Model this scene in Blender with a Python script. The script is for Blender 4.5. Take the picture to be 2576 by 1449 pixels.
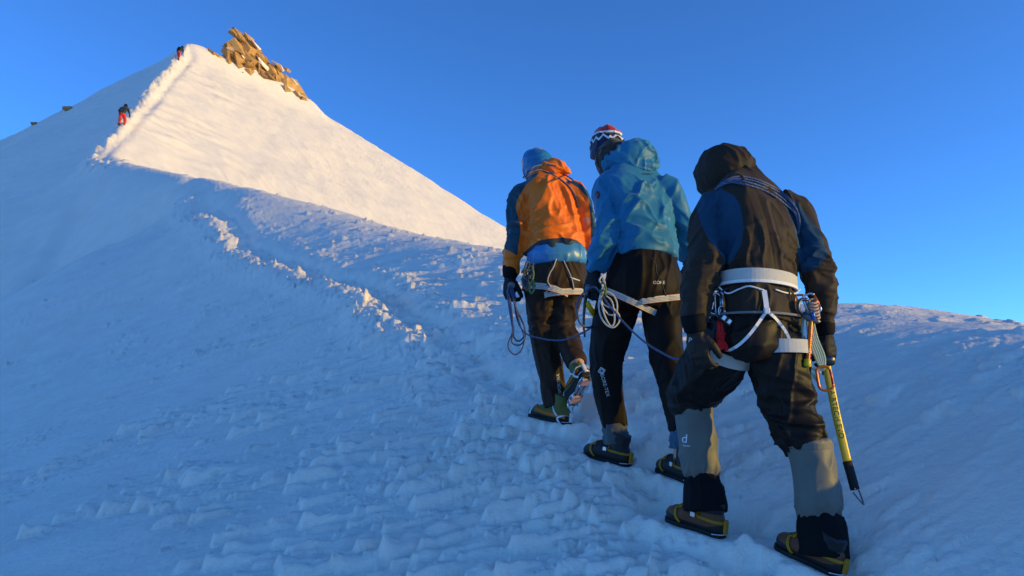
import bpy, bmesh, math, random
import numpy as np
from mathutils import Vector, Matrix
from mathutils.bvhtree import BVHTree

for o in list(bpy.data.objects):
    bpy.data.objects.remove(o)
scene = bpy.context.scene
col = scene.collection
R = math.radians

# ------------------------------------------------------------------ camera
PITCH = R(8.0)
cam_data = bpy.data.cameras.new('camera')
cam_data.sensor_width = 36.0
cam_data.lens = 26.0
cam_data.clip_start = 0.05
cam_data.clip_end = 20000.0
cam = bpy.data.objects.new('camera', cam_data)
cam.location = (0, 0, 0)
cam.rotation_euler = (R(90) + PITCH, 0, 0)
col.objects.link(cam)
scene.camera = cam

# ------------------------------------------------------------------ sky and sun
SUN_EL, SUN_AZ = 8.2, 103.0          # azimuth clockwise from +Y (the viewing direction)
world = bpy.data.worlds.new('World')
scene.world = world
world.use_nodes = True
nt = world.node_tree
for n in list(nt.nodes):
    nt.nodes.remove(n)
sky = nt.nodes.new('ShaderNodeTexSky')
sky.sky_type = 'NISHITA'
sky.sun_disc = False
sky.sun_elevation = R(SUN_EL)
sky.sun_rotation = R(SUN_AZ)
sky.altitude = 4000
sky.air_density = 1.0
sky.dust_density = 3.0
sky.ozone_density = 5.9
bg = nt.nodes.new('ShaderNodeBackground')
bg.inputs['Strength'].default_value = 0.15
wo = nt.nodes.new('ShaderNodeOutputWorld')
nt.links.new(sky.outputs[0], bg.inputs[0])
nt.links.new(bg.outputs[0], wo.inputs[0])

sun_data = bpy.data.lights.new('sun', 'SUN')
sun_data.energy = 1.5
sun_data.angle = R(0.53)
sun_data.color = (1.0, 0.67, 0.03)
sun = bpy.data.objects.new('sun', sun_data)
sdir = Vector((math.sin(R(SUN_AZ)) * math.cos(R(SUN_EL)), math.cos(R(SUN_AZ)) * math.cos(R(SUN_EL)), math.sin(R(SUN_EL))))
sun.rotation_euler = sdir.to_track_quat('Z', 'Y').to_euler()
sun.location = (60, 0, 30)
col.objects.link(sun)

scene.view_settings.view_transform = 'Standard'
scene.view_settings.look = 'None'
scene.view_settings.gamma = 1.0
scene.view_settings.exposure = 1.3
scene.view_settings.use_curve_mapping = False

# ------------------------------------------------------------------ numeric helpers
F_D = 26.0 / 36.0 * 2576.0
CP, SP = math.cos(PITCH), math.sin(PITCH)


def at(dx, dy, Y):
    """world point seen at picture position (dx, dy) (2576 wide) that stands Y metres ahead"""
    u = (dx - 1288.0) / F_D
    v = (724.5 - dy) / F_D
    f, up = CP - v * SP, SP + v * CP
    k = Y / f
    return Vector((u * k, Y, up * k))


def mpp(Y):
    """metres covered by one picture unit at distance Y"""
    return Y / F_D


def hash2(ix, iy, seed):
    h = (ix.astype(np.int64) * 374761393 + iy.astype(np.int64) * 668265263 + seed * 1442695041) & 0xFFFFFFFF
    h = ((h ^ (h >> 13)) * 1274126177) & 0xFFFFFFFF
    h = ((h ^ (h >> 16)) * 2246822519) & 0xFFFFFFFF
    h = h ^ (h >> 15)
    return h


def noise2(x, y, seed=0):
    ix = np.floor(x).astype(np.int64); iy = np.floor(y).astype(np.int64)
    fx = x - ix; fy = y - iy
    ux = fx * fx * fx * (fx * (fx * 6 - 15) + 10); uy = fy * fy * fy * (fy * (fy * 6 - 15) + 10)

    def g(a, b, dx, dy):
        an = hash2(a, b, seed).astype(np.float64) * (2 * math.pi / 4294967296.0)
        return np.cos(an) * dx + np.sin(an) * dy
    n00 = g(ix, iy, fx, fy); n10 = g(ix + 1, iy, fx - 1, fy)
    n01 = g(ix, iy + 1, fx, fy - 1); n11 = g(ix + 1, iy + 1, fx - 1, fy - 1)
    a = n00 + ux * (n10 - n00); b = n01 + ux * (n11 - n01)
    return (a + uy * (b - a)) * 1.4


def fbm2(x, y, octaves=4, seed=0, gain=0.5):
    s = 0; a = 1.0
    for i in range(octaves):
        s = s + a * noise2(x * 2 ** i + 17.3 * i, y * 2 ** i - 9.1 * i, seed + i)
        a *= gain
    return s


def hash3(ix, iy, iz, seed):
    h = (ix * 374761393 + iy * 668265263 + iz * 2147483647 + seed * 1442695041) & 0xFFFFFFFF
    h = ((h ^ (h >> 13)) * 1274126177) & 0xFFFFFFFF
    h = ((h ^ (h >> 16)) * 2246822519) & 0xFFFFFFFF
    return (h ^ (h >> 15)).astype(np.float64) / 4294967296.0 * 2 - 1


def noise3(P, seed=0):
    I = np.floor(P).astype(np.int64); f = P - I
    u = f * f * f * (f * (f * 6 - 15) + 10)
    x, y, z = I[:, 0], I[:, 1], I[:, 2]
    out = 0
    for a in (0, 1):
        wa = u[:, 0] if a else 1 - u[:, 0]
        for b in (0, 1):
            wb = u[:, 1] if b else 1 - u[:, 1]
            for c in (0, 1):
                wc = u[:, 2] if c else 1 - u[:, 2]
                out = out + wa * wb * wc * hash3(x + a, y + b, z + c, seed)
    return out


def cell2(x, y, seed=0):
    """rounded lumps: returns (distance to nearest cell point, random of that cell)"""
    ix = np.floor(x).astype(np.int64); iy = np.floor(y).astype(np.int64)
    best = np.full(x.shape, 9.0); rnd = np.zeros(x.shape)
    for a in (-1, 0, 1):
        for b in (-1, 0, 1):
            h = hash2(ix + a, iy + b, seed)
            jx = (h & 0xFFFF) / 65536.0; jy = ((h >> 16) & 0xFFFF) / 65536.0
            d = (ix + a + jx - x) ** 2 + (iy + b + jy - y) ** 2
            m = d < best
            best = np.where(m, d, best); rnd = np.where(m, jx * 0.5 + jy * 0.5, rnd)
    return np.sqrt(best), rnd


def smin(a, b, k):
    h = np.clip(0.5 + 0.5 * (b - a) / k, 0, 1)
    return b + (a - b) * h - k * h * (1 - h)


def smax(a, b, k):
    return -smin(-a, -b, k)


def sstep(e0, e1, x):
    t = np.clip((x - e0) / (e1 - e0), 0, 1)
    return t * t * (3 - 2 * t)


def catmull(pts, n=12):
    P = [np.array(p, float) for p in pts]
    P = [2 * P[0] - P[1]] + P + [2 * P[-1] - P[-2]]
    out = []
    for i in range(1, len(P) - 2):
        for k in range(n):
            t = k / n
            out.append(0.5 * ((2 * P[i]) + (-P[i - 1] + P[i + 1]) * t + (2 * P[i - 1] - 5 * P[i] + 4 * P[i + 1] - P[i + 2]) * t * t
                              + (-P[i - 1] + 3 * P[i] - 3 * P[i + 1] + P[i + 2]) * t ** 3))
    out.append(P[-2])
    return np.array(out)


# ------------------------------------------------------------------ materials
def mat(name, color, rough=0.7, spec=0.3, metal=0.0, bump=None, var=None, sheen=0.0, trans=None):
    m = bpy.data.materials.new(name); m.use_nodes = True
    t = m.node_tree; b = t.nodes['Principled BSDF']
    b.inputs['Base Color'].default_value = (*color, 1)
    b.inputs['Roughness'].default_value = rough
    b.inputs['Specular IOR Level'].default_value = spec
    b.inputs['Metallic'].default_value = metal
    if sheen:
        b.inputs['Sheen Weight'].default_value = sheen
    tc = t.nodes.new('ShaderNodeTexCoord')
    if var:
        sc, amt = var
        n = t.nodes.new('ShaderNodeTexNoise'); n.inputs['Scale'].default_value = sc; n.inputs['Detail'].default_value = 4
        t.links.new(tc.outputs['Object'], n.inputs['Vector'])
        mx = t.nodes.new('ShaderNodeMix'); mx.data_type = 'RGBA'
        mx.inputs[6].default_value = (*[c * (1 - amt) for c in color], 1)
        mx.inputs[7].default_value = (*[min(1, c * (1 + amt)) for c in color], 1)
        t.links.new(n.outputs['Fac'], mx.inputs[0]); t.links.new(mx.outputs[2], b.inputs['Base Color'])
    if bump:
        sc, st, di = bump
        n = t.nodes.new('ShaderNodeTexNoise'); n.inputs['Scale'].default_value = sc; n.inputs['Detail'].default_value = 5
        t.links.new(tc.outputs['Object'], n.inputs['Vector'])
        bp = t.nodes.new('ShaderNodeBump'); bp.inputs['Strength'].default_value = st; bp.inputs['Distance'].default_value = di
        t.links.new(n.outputs['Fac'], bp.inputs['Height']); t.links.new(bp.outputs[0], b.inputs['Normal'])
    return m


def snow_material():
    m = bpy.data.materials.new('snow'); m.use_nodes = True
    t = m.node_tree; b = t.nodes['Principled BSDF']
    b.inputs['Base Color'].default_value = (0.86, 0.88, 0.90, 1)
    b.inputs['Roughness'].default_value = 0.6
    b.inputs['Specular IOR Level'].default_value = 0.15
    g = t.nodes.new('ShaderNodeNewGeometry')
    n1 = t.nodes.new('ShaderNodeTexNoise'); n1.inputs['Scale'].default_value = 22; n1.inputs['Detail'].default_value = 6; n1.inputs['Roughness'].default_value = 0.6
    n2 = t.nodes.new('ShaderNodeTexNoise'); n2.inputs['Scale'].default_value = 180; n2.inputs['Detail'].default_value = 3
    t.links.new(g.outputs['Position'], n1.inputs['Vector']); t.links.new(g.outputs['Position'], n2.inputs['Vector'])
    b1 = t.nodes.new('ShaderNodeBump'); b1.inputs['Strength'].default_value = 0.75; b1.inputs['Distance'].default_value = 0.016
    b2 = t.nodes.new('ShaderNodeBump'); b2.inputs['Strength'].default_value = 0.35; b2.inputs['Distance'].default_value = 0.003
    t.links.new(n1.outputs['Fac'], b1.inputs['Height']); t.links.new(n2.outputs['Fac'], b2.inputs['Height'])
    n4 = t.nodes.new('ShaderNodeTexNoise'); n4.inputs['Scale'].default_value = 2.6; n4.inputs['Detail'].default_value = 5
    t.links.new(g.outputs['Position'], n4.inputs['Vector'])
    b4 = t.nodes.new('ShaderNodeBump'); b4.inputs['Strength'].default_value = 0.35; b4.inputs['Distance'].default_value = 0.05
    t.links.new(n4.outputs['Fac'], b4.inputs['Height']); t.links.new(b4.outputs[0], b1.inputs['Normal'])
    t.links.new(b1.outputs[0], b2.inputs['Normal']); t.links.new(b2.outputs[0], b.inputs['Normal'])
    n3 = t.nodes.new('ShaderNodeTexNoise'); n3.inputs['Scale'].default_value = 1.3; n3.inputs['Detail'].default_value = 4
    t.links.new(g.outputs['Position'], n3.inputs['Vector'])
    cr = t.nodes.new('ShaderNodeValToRGB')
    cr.color_ramp.elements[0].position = 0.3; cr.color_ramp.elements[0].color = (0.92, 0.805, 0.67, 1)
    cr.color_ramp.elements[1].position = 0.7; cr.color_ramp.elements[1].color = (0.985, 0.875, 0.735, 1)
    t.links.new(n3.outputs['Fac'], cr.inputs['Fac']); t.links.new(cr.outputs['Color'], b.inputs['Base Color'])
    return m


SNOW = snow_material()


def add_mesh(name, V, Fq, material, parent=None, smooth=True):
    me = bpy.data.meshes.new(name)
    me.from_pydata([tuple(v) for v in V], [], [tuple(f) for f in Fq])
    if smooth:
        me.polygons.foreach_set('use_smooth', [True] * len(me.polygons))
    if material is not None:
        me.materials.append(material)
    me.update()
    o = bpy.data.objects.new(name, me); col.objects.link(o)
    if parent is not None:
        o.parent = parent
    return o


def tag(o, label=None, cat=None, group=None, kind=None):
    if label: o['label'] = label
    if cat: o['category'] = cat
    if group: o['group'] = group
    if kind: o['kind'] = kind
    return o


def empty(name, loc, label=None, cat=None, group=None):
    e = bpy.data.objects.new(name, None); e.empty_display_size = 0.1
    e.location = loc; col.objects.link(e)
    tag(e, label, cat, group)
    return e


# ------------------------------------------------------------------ the mountain (one height function)
spine = [at(2700, 840, 4.2), at(2576, 822, 5.5), at(2400, 802, 6.4), at(2095, 792, 7.5), at(1700, 706, 10.0), at(1270, 632, 13.2), at(1100, 600, 16.8), at(980, 570, 18.8), at(870, 535, 20.8), at(760, 507, 22.8),
         at(650, 480, 24), at(550, 460, 27), at(460, 440, 30), at(380, 423, 34), at(305, 407, 38), at(268, 390, 41)]
feet = [at(2050, 1430, 2.95), at(1750, 1350, 3.25), at(1690, 1205, 3.75), at(1530, 1165, 4.0), at(1390, 1060, 4.8)]
trail_far = [at(1200, 930, 6.8), at(1000, 800, 9.7), at(830, 712, 13.2), at(620, 620, 18.2), at(520, 545, 24)]
ctrl = [tuple(p) for p in spine + feet + trail_far]


def Lpl(x, y): return 0.48 * x + 0.86 * y - 10.7
def Rpl(x, y): return -0.676 * x + 0.475 * y - 21.9


ctrl += [(0, 0, -1.50), (2.6, 0.2, -1.25), (-2.5, 0, -1.9), (0, -5, -2.6), (4.5, -4, -1.5), (-6, -5, -3.9), (3.6, 2.0, -0.2),
         (-2.65, 4, -1.0), (-5.5, 6, -1.35), (-4, 9, -0.05), (-9, 10, -1.2), (-8, 16, 1.75), (-13, 14, -0.9),
         (-14, 24, 4.5), (-20, 20, -1.2), (-26, 24, -2.5)]
ctrl += [(x, y, Lpl(x, y) - 0.25) for x, y in ((-16.5, 29), (-19, 32.5), (-22.5, 36), (-25, 39.5), (-30, 30), (-28, 44), (-36, 50), (-34, 40), (-13.5, 27))]
SPN = [Vector(p) for p in catmull([tuple(p) for p in spine], 3)]
ctrl += [tuple(p) for k, p in enumerate(SPN) if k % 3]
for i in range(1, len(SPN) - 1):
    d = (SPN[i + 1] - SPN[i - 1]); nrm = Vector((d.y, -d.x, 0)).normalized()
    k = 0.55 + 0.25 * min(1.0, max(0.0, (SPN[i].y - 10) / 15))
    for s_, dr in ((1.6, 0.42), (5, 2.8), (14, 10.0)):
        if s_ > 2 and i % 2: continue
        q = SPN[i] + nrm * s_ * k
        ctrl.append((q.x, q.y, SPN[i].z - dr))
ctrl += [(40, 40, -32), (60, 0, -40), (30, -30, -22), (8, 62, -18), (24, 60, -28), (40, 15, -25), (22, 5, -9), (60, 60, -60), (-60, 0, -25), (-40, -25, -22), (80, 100, -90), (0, 100, -60), (-40, 100, -40), (-90, 40, -30)]
ctrl = np.array(ctrl)


def tps_fit(C, lam=0.03):
    n = len(C)
    d2 = ((C[:, None, :2] - C[None, :, :2]) ** 2).sum(-1)
    K = np.where(d2 > 0, d2 * np.log(np.maximum(d2, 1e-12)) * 0.5, 0) + lam * np.eye(n)
    Pm = np.hstack([np.ones((n, 1)), C[:, :2]])
    A = np.zeros((n + 3, n + 3)); A[:n, :n] = K; A[:n, n:] = Pm; A[n:, :n] = Pm.T
    return np.linalg.solve(A, np.concatenate([C[:, 2], np.zeros(3)]))


TW = tps_fit(ctrl)


def tps(x, y):
    out = TW[-3] + TW[-2] * x + TW[-1] * y
    for i, c in enumerate(ctrl):
        d2 = (x - c[0]) ** 2 + (y - c[1]) ** 2 + 1e-12
        out = out + TW[i] * d2 * np.log(d2) * 0.5
    return out


def base_height(x, y, Fg=None):
    if Fg is None: Fg = tps(x, y)
    fade = sstep(46, 70, np.sqrt(x * x + y * y) + np.maximum(0, x) * 0.6)
    Fg = Fg - fade * (14 + 0.7 * np.maximum(0, np.sqrt(x * x + y * y) - 40))
    big = fbm2(x * 0.12, y * 0.12, 3, 5)
    Ls = Lpl(x, y) + 0.5 * big - 0.002 * np.maximum(0, -x - 34) ** 2
    aw = fbm2(x * 0.35, y * 0.35, 3, 61)
    Rs = Rpl(x, y) + 0.25 * big + 0.10 * aw
    R2 = 14.8 + 0.45 * (y - 90) - 0.16 * (x - 0)      # gentler foot of the sunny face
    Rs = smax(Rs, R2, 5.0)
    pk = smin(Ls, Rs, 0.5)
    # far side of the mountain behind the two skylines
    back = 35.0 - 0.62 * (y - 80 - 0.26 * (x + 23)) - 0.68 * (x + 23)
    back = np.where(x > -9, smax(back, 17.2 - 0.45 * (y - 88) - 0.2 * (x + 4), 3.0), back)
    pk = smin(pk, back, 1.0)
    bl = 30.9 + 0.95 * (x + 40) - 0.55 * (y - 68)
    pk = smin(pk, bl + 0.2 * big, 2.0)
    pk = pk + 1.3 * np.exp(-(((x + 32.6) / 2.9) ** 2 + ((y - 72.8) / 2.6) ** 2))
    qx, qy = x + 28.0, y - 77.0
    al = np.clip((qx * 0.86 + qy * 0.51) / 6.0, -0.35, 1)
    ex_ = qx - al * 5.2; ey_ = qy - al * 3.0
    pk = pk + 1.9 * (1 - 0.35 * al) * np.exp(-(ex_ * ex_ + ey_ * ey_) / 2.6)
    H = smax(Fg, pk, 0.5 + 1.5 * sstep(-14, -24, x) * (1 - sstep(28, 38, y)))
    far = sstep(120, 420, np.sqrt(x * x + y * y))
    return H * (1 - far) + far * (-160.0)


# trail centre line seen from above
trail_pts = [(2.9, -3.0), (2.0, 0.6)] + [((feet[0].x + feet[1].x) / 2, 3.1), ((feet[2].x + feet[3].x) / 2, 3.87), (feet[4].x + 0.06, 4.8)] + [(p.x, p.y) for p in trail_far] + [(spine[12].x + 0.3, spine[12].y)]
TRAIL = catmull(trail_pts, 14)
arete_pts = [(-14.5, 32.0), (-19.5, 36.5), (-11.35 - .302 * 40, 40), (-11.35 - .302 * 46, 46), (-11.35 - .302 * 55, 55), (-11.35 - .302 * 65, 65), (-11.35 - .302 * 70, 70)]
ARETE = catmull(arete_pts, 14)


def path_dist(x, y, path):
    best = np.full(x.shape, 1e9); sgn = np.zeros(x.shape); arc = np.zeros(x.shape); acc = 0
    for i in range(len(path) - 1):
        a = path[i]; d = path[i + 1] - a; L = math.hypot(*d)
        t = np.clip(((x - a[0]) * d[0] + (y - a[1]) * d[1]) / (L * L), 0, 1)
        px = x - a[0] - t * d[0]; py = y - a[1] - t * d[1]
        q = px * px + py * py
        m = q < best
        best = np.where(m, q, best)
        sgn = np.where(m, d[0] * py - d[1] * px, sgn)     # > 0 on the left of the path
        arc = np.where(m, acc + t * L, arc)
        acc += L
    return np.sqrt(best) * np.sign(sgn), arc


STEPS = [(at(1816, 1364, 3.16), at(1678, 1317, 3.36)), (at(2112, 1464, 2.86), at(1952, 1386, 3.06)), (at(1580, 1182, 3.93), at(1470, 1154, 4.13)),
         (at(1742, 1226, 3.68), at(1655, 1192, 3.9)), (at(1430, 1076, 4.64), at(1332, 1054, 4.86))]


# the larger wind-carved drifts: picture position of the nose, length, half width, height
BIGS = [(1032, 1325, .34, .040, .055), (880, 1330, .26, .030, .040), (840, 1352, .22, .028, .030), (450, 1432, .42, .035, .045), (855, 1430, .45, .060, .065), (640, 1425, .30, .03, .035), (1300, 1235, .26, .035, .035), (1490, 1300, .30, .05, .04),
        (1480, 1400, .35, .045, .04), (1260, 1390, .30, .03, .03), (720, 1108, .30, .030, .035), (900, 1105, .24, .022, .026), (560, 1290, .16, .02, .02), (260, 1010, .5, .03, .045), (440, 860, .6, .05, .05), (330, 905, .4, .03, .04), (520, 900, .5, .04, .05),
        (400, 1205, .2, .02, .03), (60, 1350, .12, .02, .03), (295, 715, .6, .05, .06), (560, 800, .45, .035, .045), (1045, 1150, .3, .03, .03), (1210, 1130, .25, .03, .03)]


def build_terrain():
    ang = np.concatenate([np.linspace(-180, -48, 34)[:-1], np.linspace(-48, -37.5, 36)[:-1], np.linspace(-37.5, 37.5, 900)[:-1], np.linspace(37.5, 48, 36)[:-1], np.linspace(48, 180, 34)])
    r = np.concatenate([np.linspace(0.15, 2.2, 30)[:-1], np.geomspace(2.2, 12, 400)[:-1], np.geomspace(12, 42, 210)[:-1], np.geomspace(42, 105, 200)[:-1], np.geomspace(105, 6000, 24)])
    nr, na = len(r), len(ang)
    A, Rr = np.meshgrid(np.radians(ang), r)
    X = Rr * np.sin(A); Y = Rr * np.cos(A)
    # the foreground spline is smooth, so it is solved on a coarser net and filled in
    ia = np.unique(np.append(np.arange(0, nr, 4), nr - 1)); ja = np.unique(np.append(np.arange(0, na, 4), na - 1))
    Fc = tps(X[np.ix_(ia, ja)], Y[np.ix_(ia, ja)])
    Fr = np.stack([np.interp(np.arange(na), ja, row) for row in Fc])
    t_ = np.arange(nr); k_ = np.clip(np.searchsorted(ia, t_, side='right') - 1, 0, len(ia) - 2)
    w_ = ((t_ - ia[k_]) / (ia[k_ + 1] - ia[k_]))[:, None]
    Fg = Fr[k_] * (1 - w_) + Fr[k_ + 1] * w_
    Z = base_height(X, Y, Fg)
    near = Rr < 48
    # ---------------- broad drift shapes
    wd = np.array([0.985, 0.17])                           # the wind carves along this line, noses to the left
    U = X * wd[0] + Y * wd[1]; W = -X * wd[1] + Y * wd[0]
    fg = 1 - sstep(26, 40, Rr)
    Z = Z + fg * (0.035 * fbm2(U * 0.45, W * 1.0, 4, 11) + 0.012 * fbm2(U * 2.2, W * 5.0, 3, 21))
    Z = Z + (1 - fg) * (0.025 * fbm2(X * 0.9, Y * 0.9, 4, 31))
    # runnels down the sunny face
    fu = X * 0.836 - Y * 0.547; fw = X * 0.547 + Y * 0.836
    face = sstep(44, 50, Rr) * (1 - sstep(95, 110, Rr))
    rid = 1 - np.abs(noise2(fu * 0.22, fw * 1.7, 77))
    Z = Z + face * (0.06 * np.maximum(0, rid - 0.8) / 0.2 * np.clip(0.4 + fbm2(X * 0.1, Y * 0.1, 2, 8), 0, 1) + 0.022 * fbm2(fu * 0.5, fw * 2.4, 4, 78))
    # ---------------- trail
    m = (Rr < 40) & (np.abs(np.degrees(A)) < 120)
    xs, ys = X[m], Y[m]
    d, arc = path_dist(xs, ys, TRAIL)
    wob = 0.12 * noise2(arc * 0.9, arc * 0 + 3.3, 3)
    dd = d + wob
    z = np.zeros_like(xs)
    wide = 1 + 0.5 * sstep(8, 25, ys)
    mid = sstep(6.5, 9.5, ys) * (1 - sstep(25, 31, ys))
    z -= (0.075 + 0.02 * mid) * np.exp(-(np.abs(dd) / (0.19 * wide)) ** 3)
    # single footprints
    for k, off in ((0, 0.13), (1, -0.12)):
        ph = (arc + k * 0.3) / 0.6 + 0.12 * noise2(arc * 0.7, arc * 0 + k, 6)
        dz = (ph - np.floor(ph) - 0.5) * 0.6
        z -= 0.055 * np.exp(-(((dd - off) / 0.07) ** 2 + (dz / 0.14) ** 2) ** 2) * (1 - sstep(16, 26, ys))
    # broken crust beside the track: flat-topped chips of several sizes
    ue, we = xs * wd[0] + ys * wd[1], -xs * wd[1] + ys * wd[0]
    n1, n2 = noise2(xs * 7, ys * 7, 33), noise2(xs * 7, ys * 7, 34); n3, n4 = noise2(xs * 21, ys * 21, 35), noise2(xs * 21, ys * 21, 36)

    def chips(su, sw, seed, thr):
        c, r_ = cell2((ue + 0.25 * su * n1 + 0.14 * sw * n3) / su, (we + 0.25 * sw * n2 + 0.14 * sw * n4) / sw, seed)
        return np.clip((0.5 - c) * 4.5, 0, 1) * np.clip((r_ - thr) / (1 - thr), 0, 1)
    k1, k2, k3, k4 = chips(0.13, 0.09, 4, 0.42), chips(0.06, 0.045, 9, 0.42), chips(0.32, 0.13, 19, 0.4), chips(0.22, 0.10, 29, 0.45)
    clump = np.clip(0.6 + 0.9 * fbm2(xs * 0.9, ys * 0.9, 2, 45), 0.12 + 0.68 * mid, 1.3)
    bl = np.exp(-(np.abs(dd - 0.46 * wide) / (0.24 * wide)) ** 2.5)
    br = np.exp(-((dd + 0.42 * wide) / (0.2 * wide)) ** 2)
    inside = np.exp(-(dd / 0.28) ** 2)
    z += 0.165 * mid * np.exp(-((dd - 0.45) / 1.05) ** 2)
    z += bl * clump * ((0.025 + 0.035 * k1 + 0.02 * k2 + 0.03 * k3) * (1 - mid) + mid * (0.11 + 0.06 * k1 + 0.03 * k2 + 0.11 * k3 + 0.07 * k4))
    z += br * clump * (0.008 + 0.03 * k1 + 0.015 * k2 + 0.04 * mid * k3)
    z += inside * (0.022 * k1 + 0.014 * k2)
    spill = np.exp(-(np.abs(dd - 1.0) / 1.2) ** 2) * np.clip(clump - 0.35, 0, 1)
    z += spill * (0.024 * k1 + 0.014 * k2 + 0.035 * k3)
    spr = np.exp(-((dd + 1.3) / 1.1) ** 2) * np.clip(clump - 0.5, 0, 1)
    z += spr * (0.016 * k1 + 0.010 * k2 + 0.02 * k4)
    # thin wind crust plates scattered over the whole slope
    k5, k6 = chips(0.30, 0.060, 39, 0.5), chips(0.16, 0.035, 49, 0.5)
    pt = np.clip(0.28 + 1.1 * fbm2(xs * 0.42 + 9, ys * 0.42, 3, 55), 0, 1) * (1 - sstep(22, 34, np.hypot(xs, ys))) * (1 - sstep(0.8, 2.2, xs) * 0.45)
    pt = pt * np.clip(np.abs(dd) * 3 - 0.6, 0, 1)
    z += pt * (0.030 * k5 + 0.016 * k6)
    Z[m] += z
    # ---------------- trail along the arete
    m2 = (Rr > 38) & (Rr < 100) & (np.abs(np.degrees(A)) < 50)
    xs, ys = X[m2], Y[m2]
    d, arc = path_dist(xs, ys, ARETE)
    c1, r1 = cell2(xs / 0.6, ys / 0.6, 14); c2, r2 = cell2(xs / 0.3, ys / 0.3, 15)
    l1 = np.clip(1 - (c1 / 0.55) ** 2, 0, 1) * np.clip((r1 - 0.3) * 2, 0, 1)
    l2 = np.clip(1 - (c2 / 0.55) ** 2, 0, 1) * np.clip((r2 - 0.3) * 2, 0, 1)
    z = 0.42 * np.exp(-((d - 0.35) / 0.55) ** 2) * (0.25 + 1.1 * l1 + 0.6 * l2) - 0.22 * np.exp(-((d + 0.45) / 0.28) ** 2) * (0.6 + 0.6 * l2)
    # wind ribs hanging off the crest on the sunny side
    ribn = np.maximum(0, noise2(arc * 1.4 + d * 0.5, d * 0.28 + 5, 91) + 0.05) * np.clip(noise2(arc * 0.16, d * 0.0 + 2.5, 92) + 0.75, 0, 1.2)
    z += 0.42 * ribn * sstep(-0.3, -1.0, d) * (1 - sstep(-3.0, -8.0, d))
    Z[m2] += z * sstep(39.5, 45, Rr[m2])
    # ---------------- sastrugi: blunt nose to windward, long tapering tail
    rng = np.random.default_rng(7)
    S = np.zeros_like(Z)
    angr = np.radians(ang)
    N = 19000
    AZ = np.radians(rng.uniform(-42, 42, N)); RR = 1.6 * (38 / 1.6) ** rng.random(N)
    CX, CY = RR * np.sin(AZ), RR * np.cos(AZ)
    DN = 0.17 + 1.5 * fbm2(CX * 0.35, CY * 0.35, 3, 55)
    rt = sstep(5.5, 8, CY) * (1 - sstep(18, 24, CY)) * sstep(-0.25, -0.05, CX / CY + 0.02 * CY / 2 - 0.05) * (1 - sstep(0.8, 2.0, CX))
    DN = DN + 0.45 * rt
    XW = X + 0.014 * noise2(X * 6, Y * 6, 101) + 0.006 * noise2(X * 19, Y * 19, 102)
    YW = Y + 0.012 * noise2(X * 6, Y * 6, 103) + 0.006 * noise2(X * 19, Y * 19, 104)
    HM = np.clip(0.9 + 0.4 * noise2(X * 11, Y * 11, 105), 0.2, 1.2)
    bigs = []
    for bx, by, bl_, bw, bh in BIGS:
        for Yk in np.linspace(2.4, 14, 500):
            p = at(bx, by, Yk)
            if base_height(np.array([p.x]), np.array([p.y]))[0] > p.z: break
        bigs.append((p.x, p.y, bl_, bw, bh))
    for placed in range(N + len(bigs)):
        if placed < N:
            az, rr, cx, cy, dens = AZ[placed], RR[placed], CX[placed], CY[placed], DN[placed]
        else:
            cx, cy = bigs[placed - N][:2]; az, rr, dens = math.atan2(cx, cy), math.hypot(cx, cy), 9
        td = float(np.min(np.hypot(TRAIL[:, 0] - cx, TRAIL[:, 1] - cy)))
        dens += 0.55 * math.exp(-(td / 2.6) ** 2) - 0.25 * max(0, min(1, (-cx / max(cy, 1) - 0.42) * 5))
        dens *= 0.65 + 0.35 * min(1.0, max(0.0, (rr - 3.5) / 4.0)) if dens < 5 else 1
        if rng.random() > dens:
            continue
        big = rng.random() ** 3.5
        l = (0.08 + 0.50 * big) * rng.uniform(0.7, 1.4); w = l * rng.uniform(0.05, 0.115) + 0.009; h = (0.016 + 0.072 * big) * rng.uniform(0.6, 1.4)
        if placed >= N: l, w, h = bigs[placed - N][2:]
        elif cx > 1.2 and cy < 9: l *= 0.75; h *= 0.5 if cy < 4 else 0.3
        elif rt[placed] > 0.5: h *= 1.35
        a = math.atan2(wd[1], wd[0]) + rng.normal(0, 0.14)
        ca, sa = math.cos(a), math.sin(a)
        R0, R1 = rr - l * 1.3, rr + l * 1.3
        i0, i1 = np.searchsorted(r, [R0, R1]); da = l * 1.3 / rr
        j0, j1 = np.searchsorted(angr, [az - da, az + da])
        if i1 <= i0 or j1 <= j0: continue
        xx = XW[i0:i1, j0:j1] - cx; yy = YW[i0:i1, j0:j1] - cy
        u = (xx * ca + yy * sa) / l; v = (-xx * sa + yy * ca) / w
        wob = 0.35 * np.sin(u * 7 + placed) * (1 - np.clip(u, 0, 1)) * 0.5
        v = v + wob
        nose = np.clip((u + 0.07 * (1 - v * v)) / 0.06, 0, 1) ** 0.8
        tail = np.clip(1 - u, 0, 1)
        wid = 0.45 + 0.55 * tail
        cross = np.clip(1 - (v / wid) ** 2, 0, 1)
        k = h * nose * tail ** 1.2 * (cross ** 0.7) * HM[i0:i1, j0:j1]
        np.maximum(S[i0:i1, j0:j1], k, out=S[i0:i1, j0:j1])
    Z = Z + S
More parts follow.
